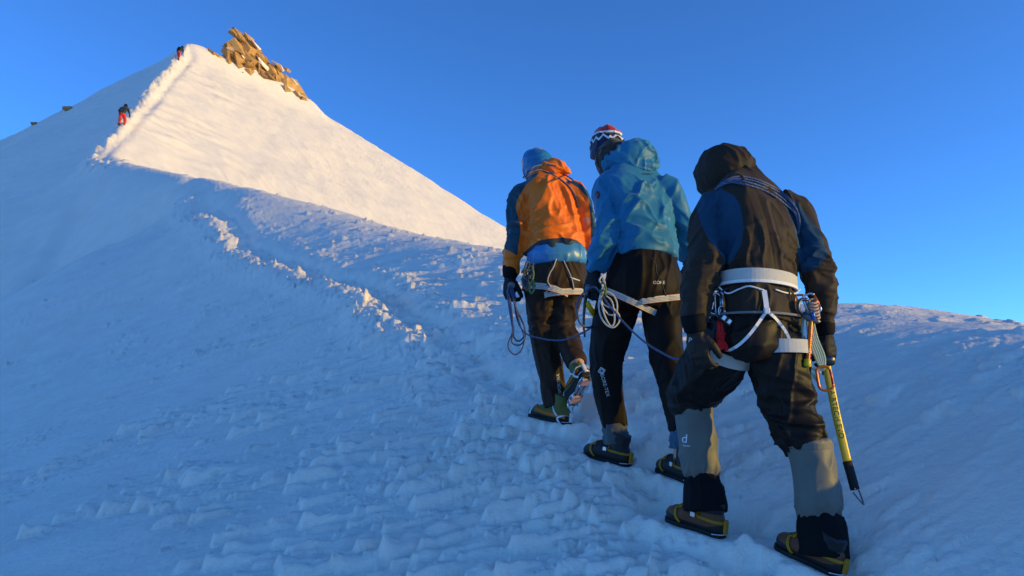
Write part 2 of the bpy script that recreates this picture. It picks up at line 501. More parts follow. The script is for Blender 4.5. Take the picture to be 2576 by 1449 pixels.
    # snow packed under the boots
    for h, t in STEPS:
        ax, ay = h.x, h.y; bx, by = t.x - h.x, t.y - h.y; L2 = bx * bx + by * by
        j0, j1 = np.searchsorted(angr, [-0.2, 0.65]); i0, i1 = np.searchsorted(r, [2.2, 6.0])
        xx, yy = X[i0:i1, j0:j1], Y[i0:i1, j0:j1]
        tt = np.clip(((xx - ax) * bx + (yy - ay) * by) / L2, -0.05, 1.05)
        dd = np.hypot(xx - ax - tt * bx, yy - ay - tt * by)
        zl = h.z + tt * (t.z - h.z) + 0.016
        k = 1 - sstep(0.055, 0.17, dd + 0.02 * noise2(xx * 14, yy * 14, 71))
        zz = Z[i0:i1, j0:j1]
        rim = 0.03 * np.exp(-((dd - 0.10) / 0.035) ** 2) * (0.5 + np.clip(noise2(xx * 16, yy * 16, 72), -0.4, 1))
        Z[i0:i1, j0:j1] = zz * (1 - k) + zl * k + rim
    V = np.empty((nr * na, 3), np.float32)
    V[:, 0] = X.ravel(); V[:, 1] = Y.ravel(); V[:, 2] = Z.ravel()
    i = np.arange((nr - 1) * (na - 1)); ri, ci = i // (na - 1), i % (na - 1)
    a = ri * na + ci
    Q = np.stack([a, a + 1, a + na + 1, a + na], 1)[:, ::-1].astype(np.int32)
    me = bpy.data.meshes.new('snow_ground')
    me.vertices.add(len(V)); me.vertices.foreach_set('co', V.ravel())
    me.loops.add(Q.size); me.loops.foreach_set('vertex_index', Q.ravel())
    me.polygons.add(len(Q)); me.polygons.foreach_set('loop_start', np.arange(0, Q.size, 4, dtype=np.int32))
    me.polygons.foreach_set('use_smooth', np.ones(len(Q), bool))
    me.materials.append(SNOW); me.update(calc_edges=True)
    o = bpy.data.objects.new('snow_ground', me); col.objects.link(o)
    o['kind'] = 'structure'
    o['label'] = 'wind carved snow slope rising to a steep pointed summit'
    return (r, angr, Z)


GRID = build_terrain()


def ground(x, y):
    r, a, Z = GRID
    rr = math.hypot(x, y); aa = math.atan2(x, y)
    i = min(max(np.searchsorted(r, rr) - 1, 0), len(r) - 2); j = min(max(np.searchsorted(a, aa) - 1, 0), len(a) - 2)
    t = (rr - r[i]) / (r[i + 1] - r[i]); s = (aa - a[j]) / (a[j + 1] - a[j])
    return float((Z[i, j] * (1 - s) + Z[i, j + 1] * s) * (1 - t) + (Z[i + 1, j] * (1 - s) + Z[i + 1, j + 1] * s) * t)


# ------------------------------------------------------------------ cloth and gear helpers
def nz(v):
    v = Vector(v); return v.normalized()


def loft(centers, side_r, depth_r, fwd, seg=28, expo=2.2):
    """closed tube of superellipse rings along a centre line"""
    n = len(centers); V = []; Fq = []
    for i in range(n):
        t = (centers[min(i + 1, n - 1)] - centers[max(i - 1, 0)]).normalized()
        s = t.cross(fwd)
        s = s.normalized() if s.length > 0.15 else t.cross(Vector((0, 0, 1))).normalized()
        d = s.cross(t).normalized()
        for k in range(seg):
            a = 2 * math.pi * k / seg; c, sn = math.cos(a), math.sin(a)
            cx = math.copysign(abs(c) ** (2 / expo), c); sx = math.copysign(abs(sn) ** (2 / expo), sn)
            V.append(centers[i] + s * (side_r[i] * cx) + d * (depth_r[i] * sx))
    for i in range(n - 1):
        for k in range(seg):
            a = i * seg + k; b = i * seg + (k + 1) % seg
            Fq.append((a, b, b + seg, a + seg))
    V.append(centers[0]); V.append(centers[-1])
    for k in range(seg):
        Fq.append((len(V) - 2, (k + 1) % seg, k)); o = (n - 1) * seg
        Fq.append((len(V) - 1, o + k, o + (k + 1) % seg))
    return V, Fq


def chain(spec, fwd, ratio=1.0, sub=5, expo=2.2, seg=28, grow=1.0):
    """spec rows: picture x, picture y, distance, half width in picture units, depth ratio"""
    rows = []
    for r in spec:
        p = at(r[0], r[1], r[2]); hw = r[3] * mpp(r[2]) * grow
        rt = r[4] if len(r) > 4 else ratio
        rows.append((p.x, p.y, p.z, hw, hw * rt))
    c = catmull(rows, sub)
    return loft([Vector(q[:3]) for q in c], [max(q[3], .002) for q in c], [max(q[4], .002) for q in c], fwd, seg, expo)


def ellipsoid(c, r, axes=None, nu=20, nv=14):
    A = axes or (Vector((1, 0, 0)), Vector((0, 1, 0)), Vector((0, 0, 1)))
    cs, a, b = [], [], []
    V = []; Fq = []
    c = Vector(c)
    for i in range(nv + 1):
        ph = math.pi * i / nv
        for k in range(nu):
            th = 2 * math.pi * k / nu
            V.append(c + A[0] * (r[0] * math.sin(ph) * math.cos(th)) + A[1] * (r[1] * math.sin(ph) * math.sin(th)) + A[2] * (r[2] * math.cos(ph)))
    for i in range(nv):
        for k in range(nu):
            a0 = i * nu + k; b0 = i * nu + (k + 1) % nu
            Fq.append((a0, a0 + nu, b0 + nu, b0))
    return V, Fq


def merge(parts):
    V, Fq = [], []
    for v, f in parts:
        o = len(V); V += list(v); Fq += [tuple(i + o for i in q) for q in f]
    return V, Fq


def voxel_union(parts, voxel):
    V, Fq = merge(parts)
    me = bpy.data.meshes.new('tmp'); me.from_pydata([tuple(v) for v in V], [], Fq)
    bm = bmesh.new(); bm.from_mesh(me); bmesh.ops.remove_doubles(bm, verts=bm.verts, dist=1e-5)
    bmesh.ops.recalc_face_normals(bm, faces=bm.faces); bm.to_mesh(me); bm.free()
    o = bpy.data.objects.new('tmp', me); col.objects.link(o)
    md = o.modifiers.new('r', 'REMESH'); md.mode = 'VOXEL'; md.voxel_size = voxel; md.adaptivity = 0
    dg = bpy.context.evaluated_depsgraph_get(); ev = o.evaluated_get(dg); m2 = ev.to_mesh()
    P = np.empty(len(m2.vertices) * 3); m2.vertices.foreach_get('co', P); P = P.reshape(-1, 3).copy()
    F4 = [tuple(p.vertices) for p in m2.polygons]
    ev.to_mesh_clear(); bpy.data.objects.remove(o); bpy.data.meshes.remove(me)
    return P, F4


def edges_of(F4):
    E = set()
    for f in F4:
        for i in range(len(f)):
            a, b = f[i], f[(i + 1) % len(f)]
            E.add((a, b) if a < b else (b, a))
    return np.array(list(E))


def smooth_np(P, E, it, lam=0.5):
    n = len(P); deg = np.bincount(E.ravel(), minlength=n).astype(float); deg[deg == 0] = 1
    for _ in range(it):
        S = np.zeros_like(P)
        for k in range(3):
            S[:, k] = np.bincount(E[:, 0], P[E[:, 1], k], n) + np.bincount(E[:, 1], P[E[:, 0], k], n)
        P = P + lam * (S / deg[:, None] - P)
    return P


def normals_np(P, F4):
    Q = np.array([f if len(f) == 4 else (*f, f[-1]) for f in F4])
    n = np.cross(P[Q[:, 2]] - P[Q[:, 0]], P[Q[:, 3]] - P[Q[:, 1]])
    N = np.zeros_like(P)
    for j in range(4):
        for k in range(3):
            N[:, k] += np.bincount(Q[:, j], n[:, k], len(P))
    return N / np.maximum(np.linalg.norm(N, axis=1), 1e-12)[:, None]


def fold(P, d, spacing, stretch, amp, seed, warp=0.28, sharp=2.0):
    d = np.array(nz(d))
    along = P @ d
    perp = P - along[:, None] * d
    Q = perp / spacing + (along / stretch)[:, None] * d
    Wp = np.stack([noise3(P / (spacing * 2.2) + 7.7 * k, seed + 50 + k) for k in range(3)], 1)
    v = np.clip(1 - 1.7 * np.abs(noise3(Q + warp * Wp, seed)), 0, 1) ** sharp
    return 1.35 * amp * (v - 0.3)


def blob(P, c, r):
    c = np.array(c)
    return np.exp(-((P - c) ** 2).sum(1) / (r * r))


def poly_sd(P, poly, Y):
    """signed distance (positive inside) of world X/Z to a closed outline given in picture units at distance Y"""
    pts = [at(x, y, Y) for x, y in poly]
    px, pz = P[:, 0], P[:, 2]
    best = np.full(len(P), 1e9); inside = np.zeros(len(P), bool)
    for i in range(len(pts)):
        a, b = pts[i], pts[(i + 1) % len(pts)]
        dx, dz = b.x - a.x, b.z - a.z
        t = np.clip(((px - a.x) * dx + (pz - a.z) * dz) / (dx * dx + dz * dz + 1e-12), 0, 1)
        best = np.minimum(best, (px - a.x - t * dx) ** 2 + (pz - a.z - t * dz) ** 2)
        cr = ((a.z > pz) != (b.z > pz))
        xi = a.x + (pz - a.z) / (dz if abs(dz) > 1e-9 else 1e-9) * dx
        inside ^= cr & (px < xi)
    return np.where(inside, 1, -1) * np.sqrt(best)


def cloth_material(name, base, panels=(), rough=0.55, spec=0.35, sheen=0.1, weave=900):
    """panels: (attribute, colour) pairs; the attribute is a sewn panel's signed distance"""
    m = bpy.data.materials.new(name); m.use_nodes = True
    t = m.node_tree; b = t.nodes['Principled BSDF']
    b.inputs['Roughness'].default_value = rough; b.inputs['Specular IOR Level'].default_value = spec
    b.inputs['Sheen Weight'].default_value = sheen
    tc = t.nodes.new('ShaderNodeTexCoord')
    n = t.nodes.new('ShaderNodeTexNoise'); n.inputs['Scale'].default_value = 9; n.inputs['Detail'].default_value = 6
    t.links.new(tc.outputs['Object'], n.inputs['Vector'])
    rgb = t.nodes.new('ShaderNodeRGB'); rgb.outputs[0].default_value = (*base, 1)
    last = rgb.outputs[0]
    for an, c in panels:
        a = t.nodes.new('ShaderNodeAttribute'); a.attribute_name = an
        mr = t.nodes.new('ShaderNodeMapRange'); mr.inputs[1].default_value = -0.0012; mr.inputs[2].default_value = 0.0012
        t.links.new(a.outputs['Fac'], mr.inputs[0])
        mx = t.nodes.new('ShaderNodeMix'); mx.data_type = 'RGBA'
        t.links.new(mr.outputs[0], mx.inputs[0]); t.links.new(last, mx.inputs[6]); mx.inputs[7].default_value = (*c, 1)
        last = mx.outputs[2]
    hv = t.nodes.new('ShaderNodeHueSaturation')
    mr = t.nodes.new('ShaderNodeMapRange'); mr.inputs[3].default_value = 0.78; mr.inputs[4].default_value = 1.2
    t.links.new(n.outputs['Fac'], mr.inputs[0]); t.links.new(mr.outputs[0], hv.inputs['Value']); t.links.new(last, hv.inputs['Color'])
    t.links.new(hv.outputs[0], b.inputs['Base Color'])
    n2 = t.nodes.new('ShaderNodeTexNoise'); n2.inputs['Scale'].default_value = 45; n2.inputs['Detail'].default_value = 5
    t.links.new(tc.outputs['Object'], n2.inputs['Vector'])
    bp = t.nodes.new('ShaderNodeBump'); bp.inputs['Strength'].default_value = 0.2; bp.inputs['Distance'].default_value = 0.003
    t.links.new(n2.outputs['Fac'], bp.inputs['Height'])
    w = t.nodes.new('ShaderNodeTexNoise'); w.inputs['Scale'].default_value = weave
    t.links.new(tc.outputs['Object'], w.inputs['Vector'])
    b2 = t.nodes.new('ShaderNodeBump'); b2.inputs['Strength'].default_value = 0.15; b2.inputs['Distance'].default_value = 0.001
    t.links.new(w.outputs['Fac'], b2.inputs['Height']); t.links.new(bp.outputs[0], b2.inputs['Normal'])
    t.links.new(b2.outputs[0], b.inputs['Normal'])
    return m


def rel(o, parent, base):
    """hang a mesh made in world coordinates under a thing whose Empty stands at base"""
    if parent is not None:
        o.parent = parent
        if parent.parent is None:
            o.location = -Vector(base)
    return o


class Garment:
    def __init__(self, name, parts, voxel, material, parent, base, folds=None, panels=None, smooth=4, open_cut=None, post=1, label=None):
        P, F4 = voxel_union(parts, voxel)
        E = edges_of(F4)
        P = smooth_np(P, E, smooth)
        N = normals_np(P, F4)
        if folds:
            d = folds(P)
            P = P + N * d[:, None]
            P = smooth_np(P, E, post, 0.3)
        if open_cut is not None:
            drop = open_cut(P)
            F4 = [f for f in F4 if not all(drop[i] for i in f)]
        self.P, self.F4 = P, F4
        o = add_mesh(name, P, F4, material)
        if open_cut is not None:
            md = o.modifiers.new('thickness', 'SOLIDIFY'); md.thickness = 0.004; md.offset = -1
        for an, fn in (panels or {}).items():
            at_ = o.data.attributes.new(an, 'FLOAT', 'POINT')
            at_.data.foreach_set('value', np.ascontiguousarray(fn(P), dtype=np.float32))
        if label: o['label'] = label
        self.o = rel(o, parent, base)
        self.bvh = BVHTree.FromPolygons([Vector(p) for p in P], F4)


def tube_mesh(path, radius, seg=8, closed=False):
    n = len(path); V = []; Fq = []
    path = [Vector(p) for p in path]
    up = Vector((0.13, 0.21, 0.97)); A = []; T = []
    acc = 0.0
    for i in range(n):
        a = path[(i - 1) % n] if closed else path[max(i - 1, 0)]; b = path[(i + 1) % n] if closed else path[min(i + 1, n - 1)]
        t = (b - a).normalized()
        s = t.cross(up)
        s = s.normalized() if s.length > 1e-3 else Vector((1, 0, 0))
        up = s.cross(t).normalized()
        r = radius[i] if hasattr(radius, '__len__') else radius
        if i: acc += (path[i] - path[i - 1]).length
        for k in range(seg):
            th = 2 * math.pi * k / seg
            V.append(path[i] + s * (r * math.cos(th)) + up * (r * math.sin(th))); A.append(acc); T.append(k / seg)
    m = n if closed else n - 1
    for i in range(m):
        for k in range(seg):
            a = i * seg + k; b = i * seg + (k + 1) % seg; j = ((i + 1) % n) * seg
            Fq.append((a, b, j + (k + 1) % seg, j + k))
    if not closed:
        Fq.append(tuple(range(seg - 1, -1, -1))); Fq.append(tuple(range((n - 1) * seg, n * seg)))
    return V, Fq, A, T


def rope(name, pts, radius, material, parent=None, base=(0, 0, 0), sub=8, closed=False):
    path = catmull([tuple(p) for p in pts], sub)
    if closed: path = path[:-1]
    V, Fq, A, T = tube_mesh(path, radius, 8, closed)
    o = add_mesh(name, V, Fq, material)
    a = o.data.attributes.new('arc', 'FLOAT', 'POINT'); a.data.foreach_set('value', np.array(A, np.float32))
    b = o.data.attributes.new('turn', 'FLOAT', 'POINT'); b.data.foreach_set('value', np.array([abs(q * 2 - 1) for q in T], np.float32))
    return rel(o, parent, base)


def rope_material(name, base, fleck, freq=55.0):
    m = bpy.data.materials.new(name); m.use_nodes = True
    t = m.node_tree; b = t.nodes['Principled BSDF']; b.inputs['Roughness'].default_value = 0.8
    a = t.nodes.new('ShaderNodeAttribute'); a.attribute_name = 'arc'
    u = t.nodes.new('ShaderNodeAttribute'); u.attribute_name = 'turn'
    m1 = t.nodes.new('ShaderNodeMath'); m1.operation = 'MULTIPLY'; m1.inputs[1].default_value = freq
    t.links.new(a.outputs['Fac'], m1.inputs[0])
    m2 = t.nodes.new('ShaderNodeMath'); m2.operation = 'MULTIPLY_ADD'; m2.inputs[1].default_value = 2.0
    t.links.new(u.outputs['Fac'], m2.inputs[0]); t.links.new(m1.outputs[0], m2.inputs[2])
    m3 = t.nodes.new('ShaderNodeMath'); m3.operation = 'FRACT'; t.links.new(m2.outputs[0], m3.inputs[0])
    m4 = t.nodes.new('ShaderNodeMath'); m4.operation = 'GREATER_THAN'; m4.inputs[1].default_value = 0.87; t.links.new(m3.outputs[0], m4.inputs[0])
    mx = t.nodes.new('ShaderNodeMix'); mx.data_type = 'RGBA'; mx.inputs[6].default_value = (*base, 1); mx.inputs[7].default_value = (*fleck, 1)
    t.links.new(m4.outputs[0], mx.inputs[0]); t.links.new(mx.outputs[2], b.inputs['Base Color'])
    wv = t.nodes.new('ShaderNodeMath'); wv.operation = 'SINE'
    m5 = t.nodes.new('ShaderNodeMath'); m5.operation = 'MULTIPLY'; m5.inputs[1].default_value = 900
    t.links.new(a.outputs['Fac'], m5.inputs[0]); t.links.new(m5.outputs[0], wv.inputs[0])
    bp = t.nodes.new('ShaderNodeBump'); bp.inputs['Strength'].default_value = 0.4; bp.inputs['Distance'].default_value = 0.001
    t.links.new(wv.outputs[0], bp.inputs['Height']); t.links.new(bp.outputs[0], b.inputs['Normal'])
    return m


def ribbon(name, path, width_dirs, half, material, parent, base, thick=0.003, outs=None):
    """flat webbing: a box section swept along a path"""
    n = len(path); V = []; Fq = []
    for i in range(n):
        t = (path[min(i + 1, n - 1)] - path[max(i - 1, 0)]).normalized()
        w = width_dirs[i] - t * width_dirs[i].dot(t); w.normalize()
        o = outs[i] if outs is not None else t.cross(w)
        h = half[i] if hasattr(half, '__len__') else half
        for a, b in ((-1, 0), (1, 0), (1, 1), (-1, 1)):
            V.append(path[i] + w * (a * h) + o * (thick * b))
    for i in range(n - 1):
        for k in range(4):
            a = i * 4 + k; b = i * 4 + (k + 1) % 4
            Fq.append((a, b, b + 4, a + 4))
    Fq.append((3, 2, 1, 0)); Fq.append(tuple(range(4 * n - 4, 4 * n)))
    o = add_mesh(name, V, Fq, material, smooth=False)
    return rel(o, parent, base)


def band(name, bvh, center, axis, half, material, parent, base, a0=0, a1=360, n=56, lift=0.002, thick=0.003, tilt=None, reach=0.5, bvh2=None, side=None):
    """webbing laid round a limb or waist by casting rays inwards at the cloth"""
    axis = nz(axis); ref = Vector((0, -1, 0)); e1 = (ref - axis * ref.dot(axis)).normalized(); e2 = axis.cross(e1)
    path, outs, ws, hs = [], [], [], []
    for i in range(n + 1):
        a = R(a0 + (a1 - a0) * i / n)
        d = e1 * math.cos(a) + e2 * math.sin(a)
        rad = []
        for h in (-0.7 * half, 0, 0.7 * half):
            src = center + axis * h + d * reach
            hit = bvh.ray_cast(src, -d, reach)
            if hit[0] is not None: rad.append((hit[0] - center - axis * h).length)
        if bvh2 is not None and d.dot(side) > -0.15:
            for h in (-0.7 * half, 0, 0.7 * half):
                hit = bvh2.ray_cast(center + axis * h + d * reach, -d, reach)
                if hit[0] is not None: rad.append(min((hit[0] - center - axis * h).length, (max(rad) if rad else .1) * 1.5))
        r = max(rad) if rad else 0.1
        path.append(center + d * (r + lift)); outs.append(d); ws.append(axis)
    # even out dents
    for _ in range(2):
        path = [path[0]] + [(path[i - 1] + path[i] * 2 + path[i + 1]) / 4 for i in range(1, n)] + [path[-1]]
    return ribbon(name, path, ws, half, material, parent, base, thick, outs)


def onto(bvh, p, d, off):
    """move p along d to the cloth, then back off by off"""
    d = Vector(p).normalized()
    h = bvh.ray_cast(Vector(p) - d * 0.8, d, 2.0)
    return (h[0] - d * off) if h[0] is not None else Vector(p)


def strap_on(name, bvh, pts, half, material, parent, base, off=0.003, d=(0, 1, 0), thick=0.002, sub=6):
    path = catmull([tuple(p) for p in pts], sub)
    path = [onto(bvh, Vector(p), d, off) for p in path]
    return ribbon(name, path, [nz(path[min(i + 1, len(path) - 1)] - path[max(0, i - 1)]).cross(nz(d)) for i in range(len(path))], half, material, parent, base, thick, [-nz(d)] * len(path))


def lettering(name, text, bvh, origin, ex, ey, size, material, parent, base, d=(0, 1, 0), off=0.0025, font_scale=1.0, spacing=1.0):
    cu = bpy.data.curves.new('txt', 'FONT'); cu.body = text; cu.size = 1.0; cu.align_x = 'CENTER'; cu.align_y = 'CENTER'; cu.space_character = spacing; cu.resolution_u = 3
    to = bpy.data.objects.new('txt', cu); col.objects.link(to)
    dg = bpy.context.evaluated_depsgraph_get(); ev = to.evaluated_get(dg); me = ev.to_mesh()
    vs = [v.co.copy() for v in me.vertices]; fs = [tuple(p.vertices) for p in me.polygons]
    ev.to_mesh_clear(); bpy.data.objects.remove(to); bpy.data.curves.remove(cu)
    ex, ey, d = nz(ex), nz(ey), nz(d)
    W = []
    for v in vs:
        q = Vector(origin) + ex * (v.x * size) + ey * (v.y * size)
        W.append(onto(bvh, q, d, off) if bvh else q)
    return rel(add_mesh(name, W, fs, material, smooth=False), parent, base)


def box_part(name, c, ex, ey, ez, hx, hy, hz, material, parent, base, bevel=0.15):
    """small chamfered block"""
    c = Vector(c); ex, ey, ez = nz(ex), nz(ey), nz(ez)
    bm = bmesh.new(); bmesh.ops.create_cube(bm, size=2.0)
    bmesh.ops.bevel(bm, geom=bm.edges[:], offset=bevel, segments=1, affect='EDGES')
    V = [c + ex * (v.co.x * hx) + ey * (v.co.y * hy) + ez * (v.co.z * hz) for v in bm.verts]
    bm.verts.index_update(); Fq = [tuple(v.index for v in f.verts) for f in bm.faces]; bm.free()
    return rel(add_mesh(name, V, Fq, material, smooth=False), parent, base)


# ------------------------------------------------------------------ materials for people and gear
M = {}
M['skin'] = mat('skin', (0.55, 0.30, 0.21), 0.5)
M['eye'] = mat('eye', (0.02, 0.015, 0.012), 0.2)
M['orange'] = cloth_material('orange_shell', (0.90, 0.175, 0.003), [('teal', (0.014, 0.060, 0.085)), ('dark', (0.022, 0.035, 0.042))], 0.5, 0.3)
M['blue'] = cloth_material('blue_shell', (0.014, 0.165, 0.30), [], 0.5, 0.25)
M['brown'] = cloth_material('brown_quilted_nylon', (0.038, 0.025, 0.016), [('navy', (0.013, 0.055, 0.10))], 0.65, 0.12, 0.05)
M['brown_plain'] = cloth_material('brown_nylon', (0.033, 0.022, 0.014), [], 0.65, 0.12, 0.05)
M['pants_a'] = cloth_material('black_brown_nylon', (0.015, 0.0105, 0.008), [], 0.5, 0.14, 0.0)
M['pants_b'] = cloth_material('black_shell', (0.014, 0.0095, 0.0075), [], 0.6, 0.1, 0.0)
M['pants_c'] = cloth_material('brown_shell', (0.038, 0.023, 0.015), [], 0.6, 0.12, 0.0)
M['hood_blue'] = cloth_material('blue_down_nylon', (0.012, 0.150, 0.33), [], 0.35, 0.5, 0.05)
M['puffy'] = cloth_material('light_blue_down_nylon', (0.045, 0.24, 0.52), [], 0.38, 0.5, 0.05)
M['gaiter'] = cloth_material('grey_green_nylon', (0.135, 0.130, 0.105), [], 0.55, 0.3)
M['black'] = cloth_material('black_cloth', (0.007, 0.007, 0.008), [], 0.8, 0.12, 0.0)
M['glove'] = cloth_material('black_glove_fabric', (0.010, 0.010, 0.012), [], 0.65, 0.2, 0.0)
M['glove_brown'] = cloth_material('brown_black_glove_fabric', (0.026, 0.018, 0.013), [], 0.6, 0.25, 0.0)
M['grey_cloth'] = cloth_material('grey_cloth', (0.16, 0.17, 0.17), [], 0.7, 0.2)
M['leather'] = cloth_material('brown_leather', (0.085, 0.050, 0.030), [], 0.5, 0.4)
M['fleece'] = cloth_material('dark_brown_fleece', (0.040, 0.026, 0.018), [], 0.9, 0.1, 0.4)
M['sock'] = cloth_material('blue_grey_knit', (0.05, 0.11, 0.17), [], 0.9, 0.1, 0.3)
M['sock_grey'] = cloth_material('grey_softshell', (0.09, 0.10, 0.10), [], 0.85, 0.1, 0.3)
M['boot_rust'] = cloth_material('rust_leather', (0.15, 0.048, 0.016), [('rand', (0.012, 0.012, 0.013))], 0.6, 0.3)
M['boot_black'] = cloth_material('black_leather', (0.016, 0.016, 0.018), [('rand', (0.010, 0.010, 0.011))], 0.6, 0.3)
M['boot_green'] = cloth_material('olive_green_boot_fabric', (0.11, 0.115, 0.022), [('rand', (0.012, 0.013, 0.014))], 0.6, 0.3)
M['rubber'] = mat('black_rubber', (0.012, 0.012, 0.012), 0.7)
M['sole_pink'] = mat('salmon_plastic', (0.52, 0.30, 0.26), 0.6, var=(60, 0.3))
M['yellow'] = mat('yellow_webbing', (0.42, 0.19, 0.006), 0.6, var=(70, 0.2))
M['yellow_paint'] = mat('yellow_anodised', (0.78, 0.50, 0.006), 0.38, 0.5, var=(40, 0.08))
M['steel'] = mat('steel', (0.55, 0.56, 0.58), 0.3, metal=1.0)
M['dark_steel'] = mat('dark_steel', (0.10, 0.10, 0.11), 0.4, metal=0.9)
M['white_plastic'] = mat('white_plastic', (0.70, 0.70, 0.70), 0.4)
M['orange_webbing'] = mat('orange_webbing', (0.62, 0.14, 0.01), 0.7)
M['orange_metal'] = mat('orange_anodised', (0.75, 0.16, 0.01), 0.3, 0.5, metal=0.5)
M['red_metal'] = mat('red_anodised', (0.55, 0.01, 0.015), 0.3, 0.5, metal=0.3)
M['blue_metal'] = mat('blue_anodised', (0.02, 0.12, 0.5), 0.3, 0.5, metal=0.4)
M['black_metal'] = mat('black_anodised', (0.02, 0.02, 0.022), 0.35, 0.5, metal=0.4)
M['webbing'] = mat('off_white_webbing', (0.56, 0.53, 0.46), 0.8, bump=(600, 0.4, 0.002), var=(50, 0.10))
M['white_tape'] = mat('white_tape', (0.78, 0.77, 0.75), 0.7)
M['print'] = mat('silver_print', (0.62, 0.62, 0.62), 0.5)
M['print_dark'] = mat('black_print', (0.02, 0.02, 0.02), 0.5)
M['print_white'] = mat('white_print', (0.8, 0.8, 0.8), 0.5)
M['red_cord'] = rope_material('red_cord', (0.80, 0.012, 0.015), (0.5, 0.006, 0.01), 90)
M['rope'] = rope_material('blue_rope', (0.022, 0.085, 0.20), (0.40, 0.20, 0.10), 38)
M['white_cord'] = rope_material('white_cord', (0.66, 0.63, 0.56), (0.55, 0.30, 0.2), 60)
M['green_cord'] = rope_material('pale_green_cord', (0.50, 0.56, 0.36), (0.2, 0.35, 0.15), 60)
M['pink_cord'] = rope_material('salmon_cord', (0.50, 0.30, 0.22), (0.6, 0.5, 0.42), 80)
M['dark_cord'] = rope_material('dark_cord', (0.035, 0.035, 0.04), (0.45, 0.45, 0.42), 60)
M['moss_cord'] = rope_material('moss_green_cord', (0.10, 0.17, 0.06), (0.3, 0.35, 0.2), 60)


def striped_webbing():
    m = bpy.data.materials.new('striped_webbing'); m.use_nodes = True
    t = m.node_tree; b = t.nodes['Principled BSDF']; b.inputs['Roughness'].default_value = 0.75
    a = t.nodes.new('ShaderNodeAttribute'); a.attribute_name = 'across'
    cr = t.nodes.new('ShaderNodeValToRGB'); cr.color_ramp.interpolation = 'CONSTANT'
    el = cr.color_ramp.elements
    el[0].position = 0; el[0].color = (0.55, 0.16, 0.03, 1); el[1].position = 0.07; el[1].color = (0.62, 0.60, 0.55, 1)
    for p, c in ((0.2, (0.12, 0.12, 0.12)), (0.27, (0.62, 0.60, 0.55)), (0.42, (0.12, 0.12, 0.12)), (0.49, (0.62, 0.6, 0.55)), (0.64, (0.12, 0.12, 0.12)), (0.71, (0.62, 0.6, 0.55)), (0.93, (0.55, 0.16, 0.03))):
        e = el.new(p); e.color = (*c, 1)
    t.links.new(a.outputs['Fac'], cr.inputs['Fac']); t.links.new(cr.outputs['Color'], b.inputs['Base Color'])
    return m


M['striped'] = striped_webbing()


def add_across(o):
    n = len(o.data.vertices); a = o.data.attributes.new('across', 'FLOAT', 'POINT')
    a.data.foreach_set('value', np.array([(0.0, 1.0, 1.0, 0.0)[i % 4] for i in range(n)], np.float32))


# ------------------------------------------------------------------ builders of gloves and boots
def glove(name, wrist, tip_dir, back_dir, thumb_side, material, parent, base, size=1.0, curl=1.1, cuff=None, voxel=0.0045, spread=1.0):
    """hand in a glove: palm, four fingers of different length bent at three joints, thumb leaving the side of the palm"""
    d = nz(tip_dir); b = Vector(back_dir); b = (b - d * b.dot(d)).normalized(); s = d.cross(b) * thumb_side
    k = size; w = Vector(wrist)
    parts = []
    # palm
    pc = [w - d * 0.03 * k, w, w + d * 0.03 * k, w + d * 0.06 * k, w + d * 0.09 * k]
    parts.append(loft(pc, [0.034 * k, 0.036 * k, 0.046 * k, 0.050 * k, 0.047 * k], [0.030 * k, 0.029 * k, 0.026 * k, 0.024 * k, 0.021 * k], b, 20, 2.4))
    lens = (0.078, 0.088, 0.082, 0.064)
    for i, L in enumerate(lens):
        off = (0.036 - 0.0235 * i)
        p = w + d * 0.082 * k + s * off * k; ang = 0.25 * curl
        pts = [p - d * 0.02 * k, p]; dirv = d
        for j, fr in enumerate((0.45, 0.32, 0.23)):
            dirv = (d * math.cos(ang) - b * math.sin(ang) + s * (0.12 - 0.08 * i) * spread * (1 - j * 0.3)).normalized()
            p = p + dirv * L * fr * k; pts.append(p); ang += (0.75, 0.6, 0)[j] * curl
        rr = [0.0118, 0.0122, 0.0115, 0.0108, 0.0085]
        parts.append(loft(pts, [q * k for q in rr], [q * k for q in rr], s, 12, 2))
    p = w + d * 0.022 * k + s * 0.036 * k - b * 0.008 * k
    t1 = p + (d * 0.75 + s * 0.55 - b * 0.25) * 0.042 * k; t2 = t1 + (d * 0.85 + s * 0.1 - b * 0.45) * 0.034 * k; t3 = t2 + (d * 0.8 - s * 0.15 - b * 0.5) * 0.024 * k
    parts.append(loft([p - s * 0.015 * k, p, t1, t2, t3], [0.017 * k, 0.018 * k, 0.0155 * k, 0.0135 * k, 0.010 * k], [0.017 * k, 0.018 * k, 0.0155 * k, 0.0135 * k, 0.010 * k], b, 12, 2))
    g = Garment(name, parts, voxel, material, parent, base, folds=lambda P: fold(P, s, 0.018, 0.05, 0.0022, 3), smooth=2)
    if cuff:
        Vc, Fc = loft([w - d * 0.075 * k, w - d * 0.05 * k, w - d * 0.015 * k, w - d * 0.005 * k], [0.046 * k, 0.047 * k, 0.042 * k, 0.036 * k], [0.043 * k, 0.044 * k, 0.039 * k, 0.032 * k], b, 22, 2.1)
        rel(add_mesh('cuff', Vc, Fc, cuff), g.o, base)
    return g


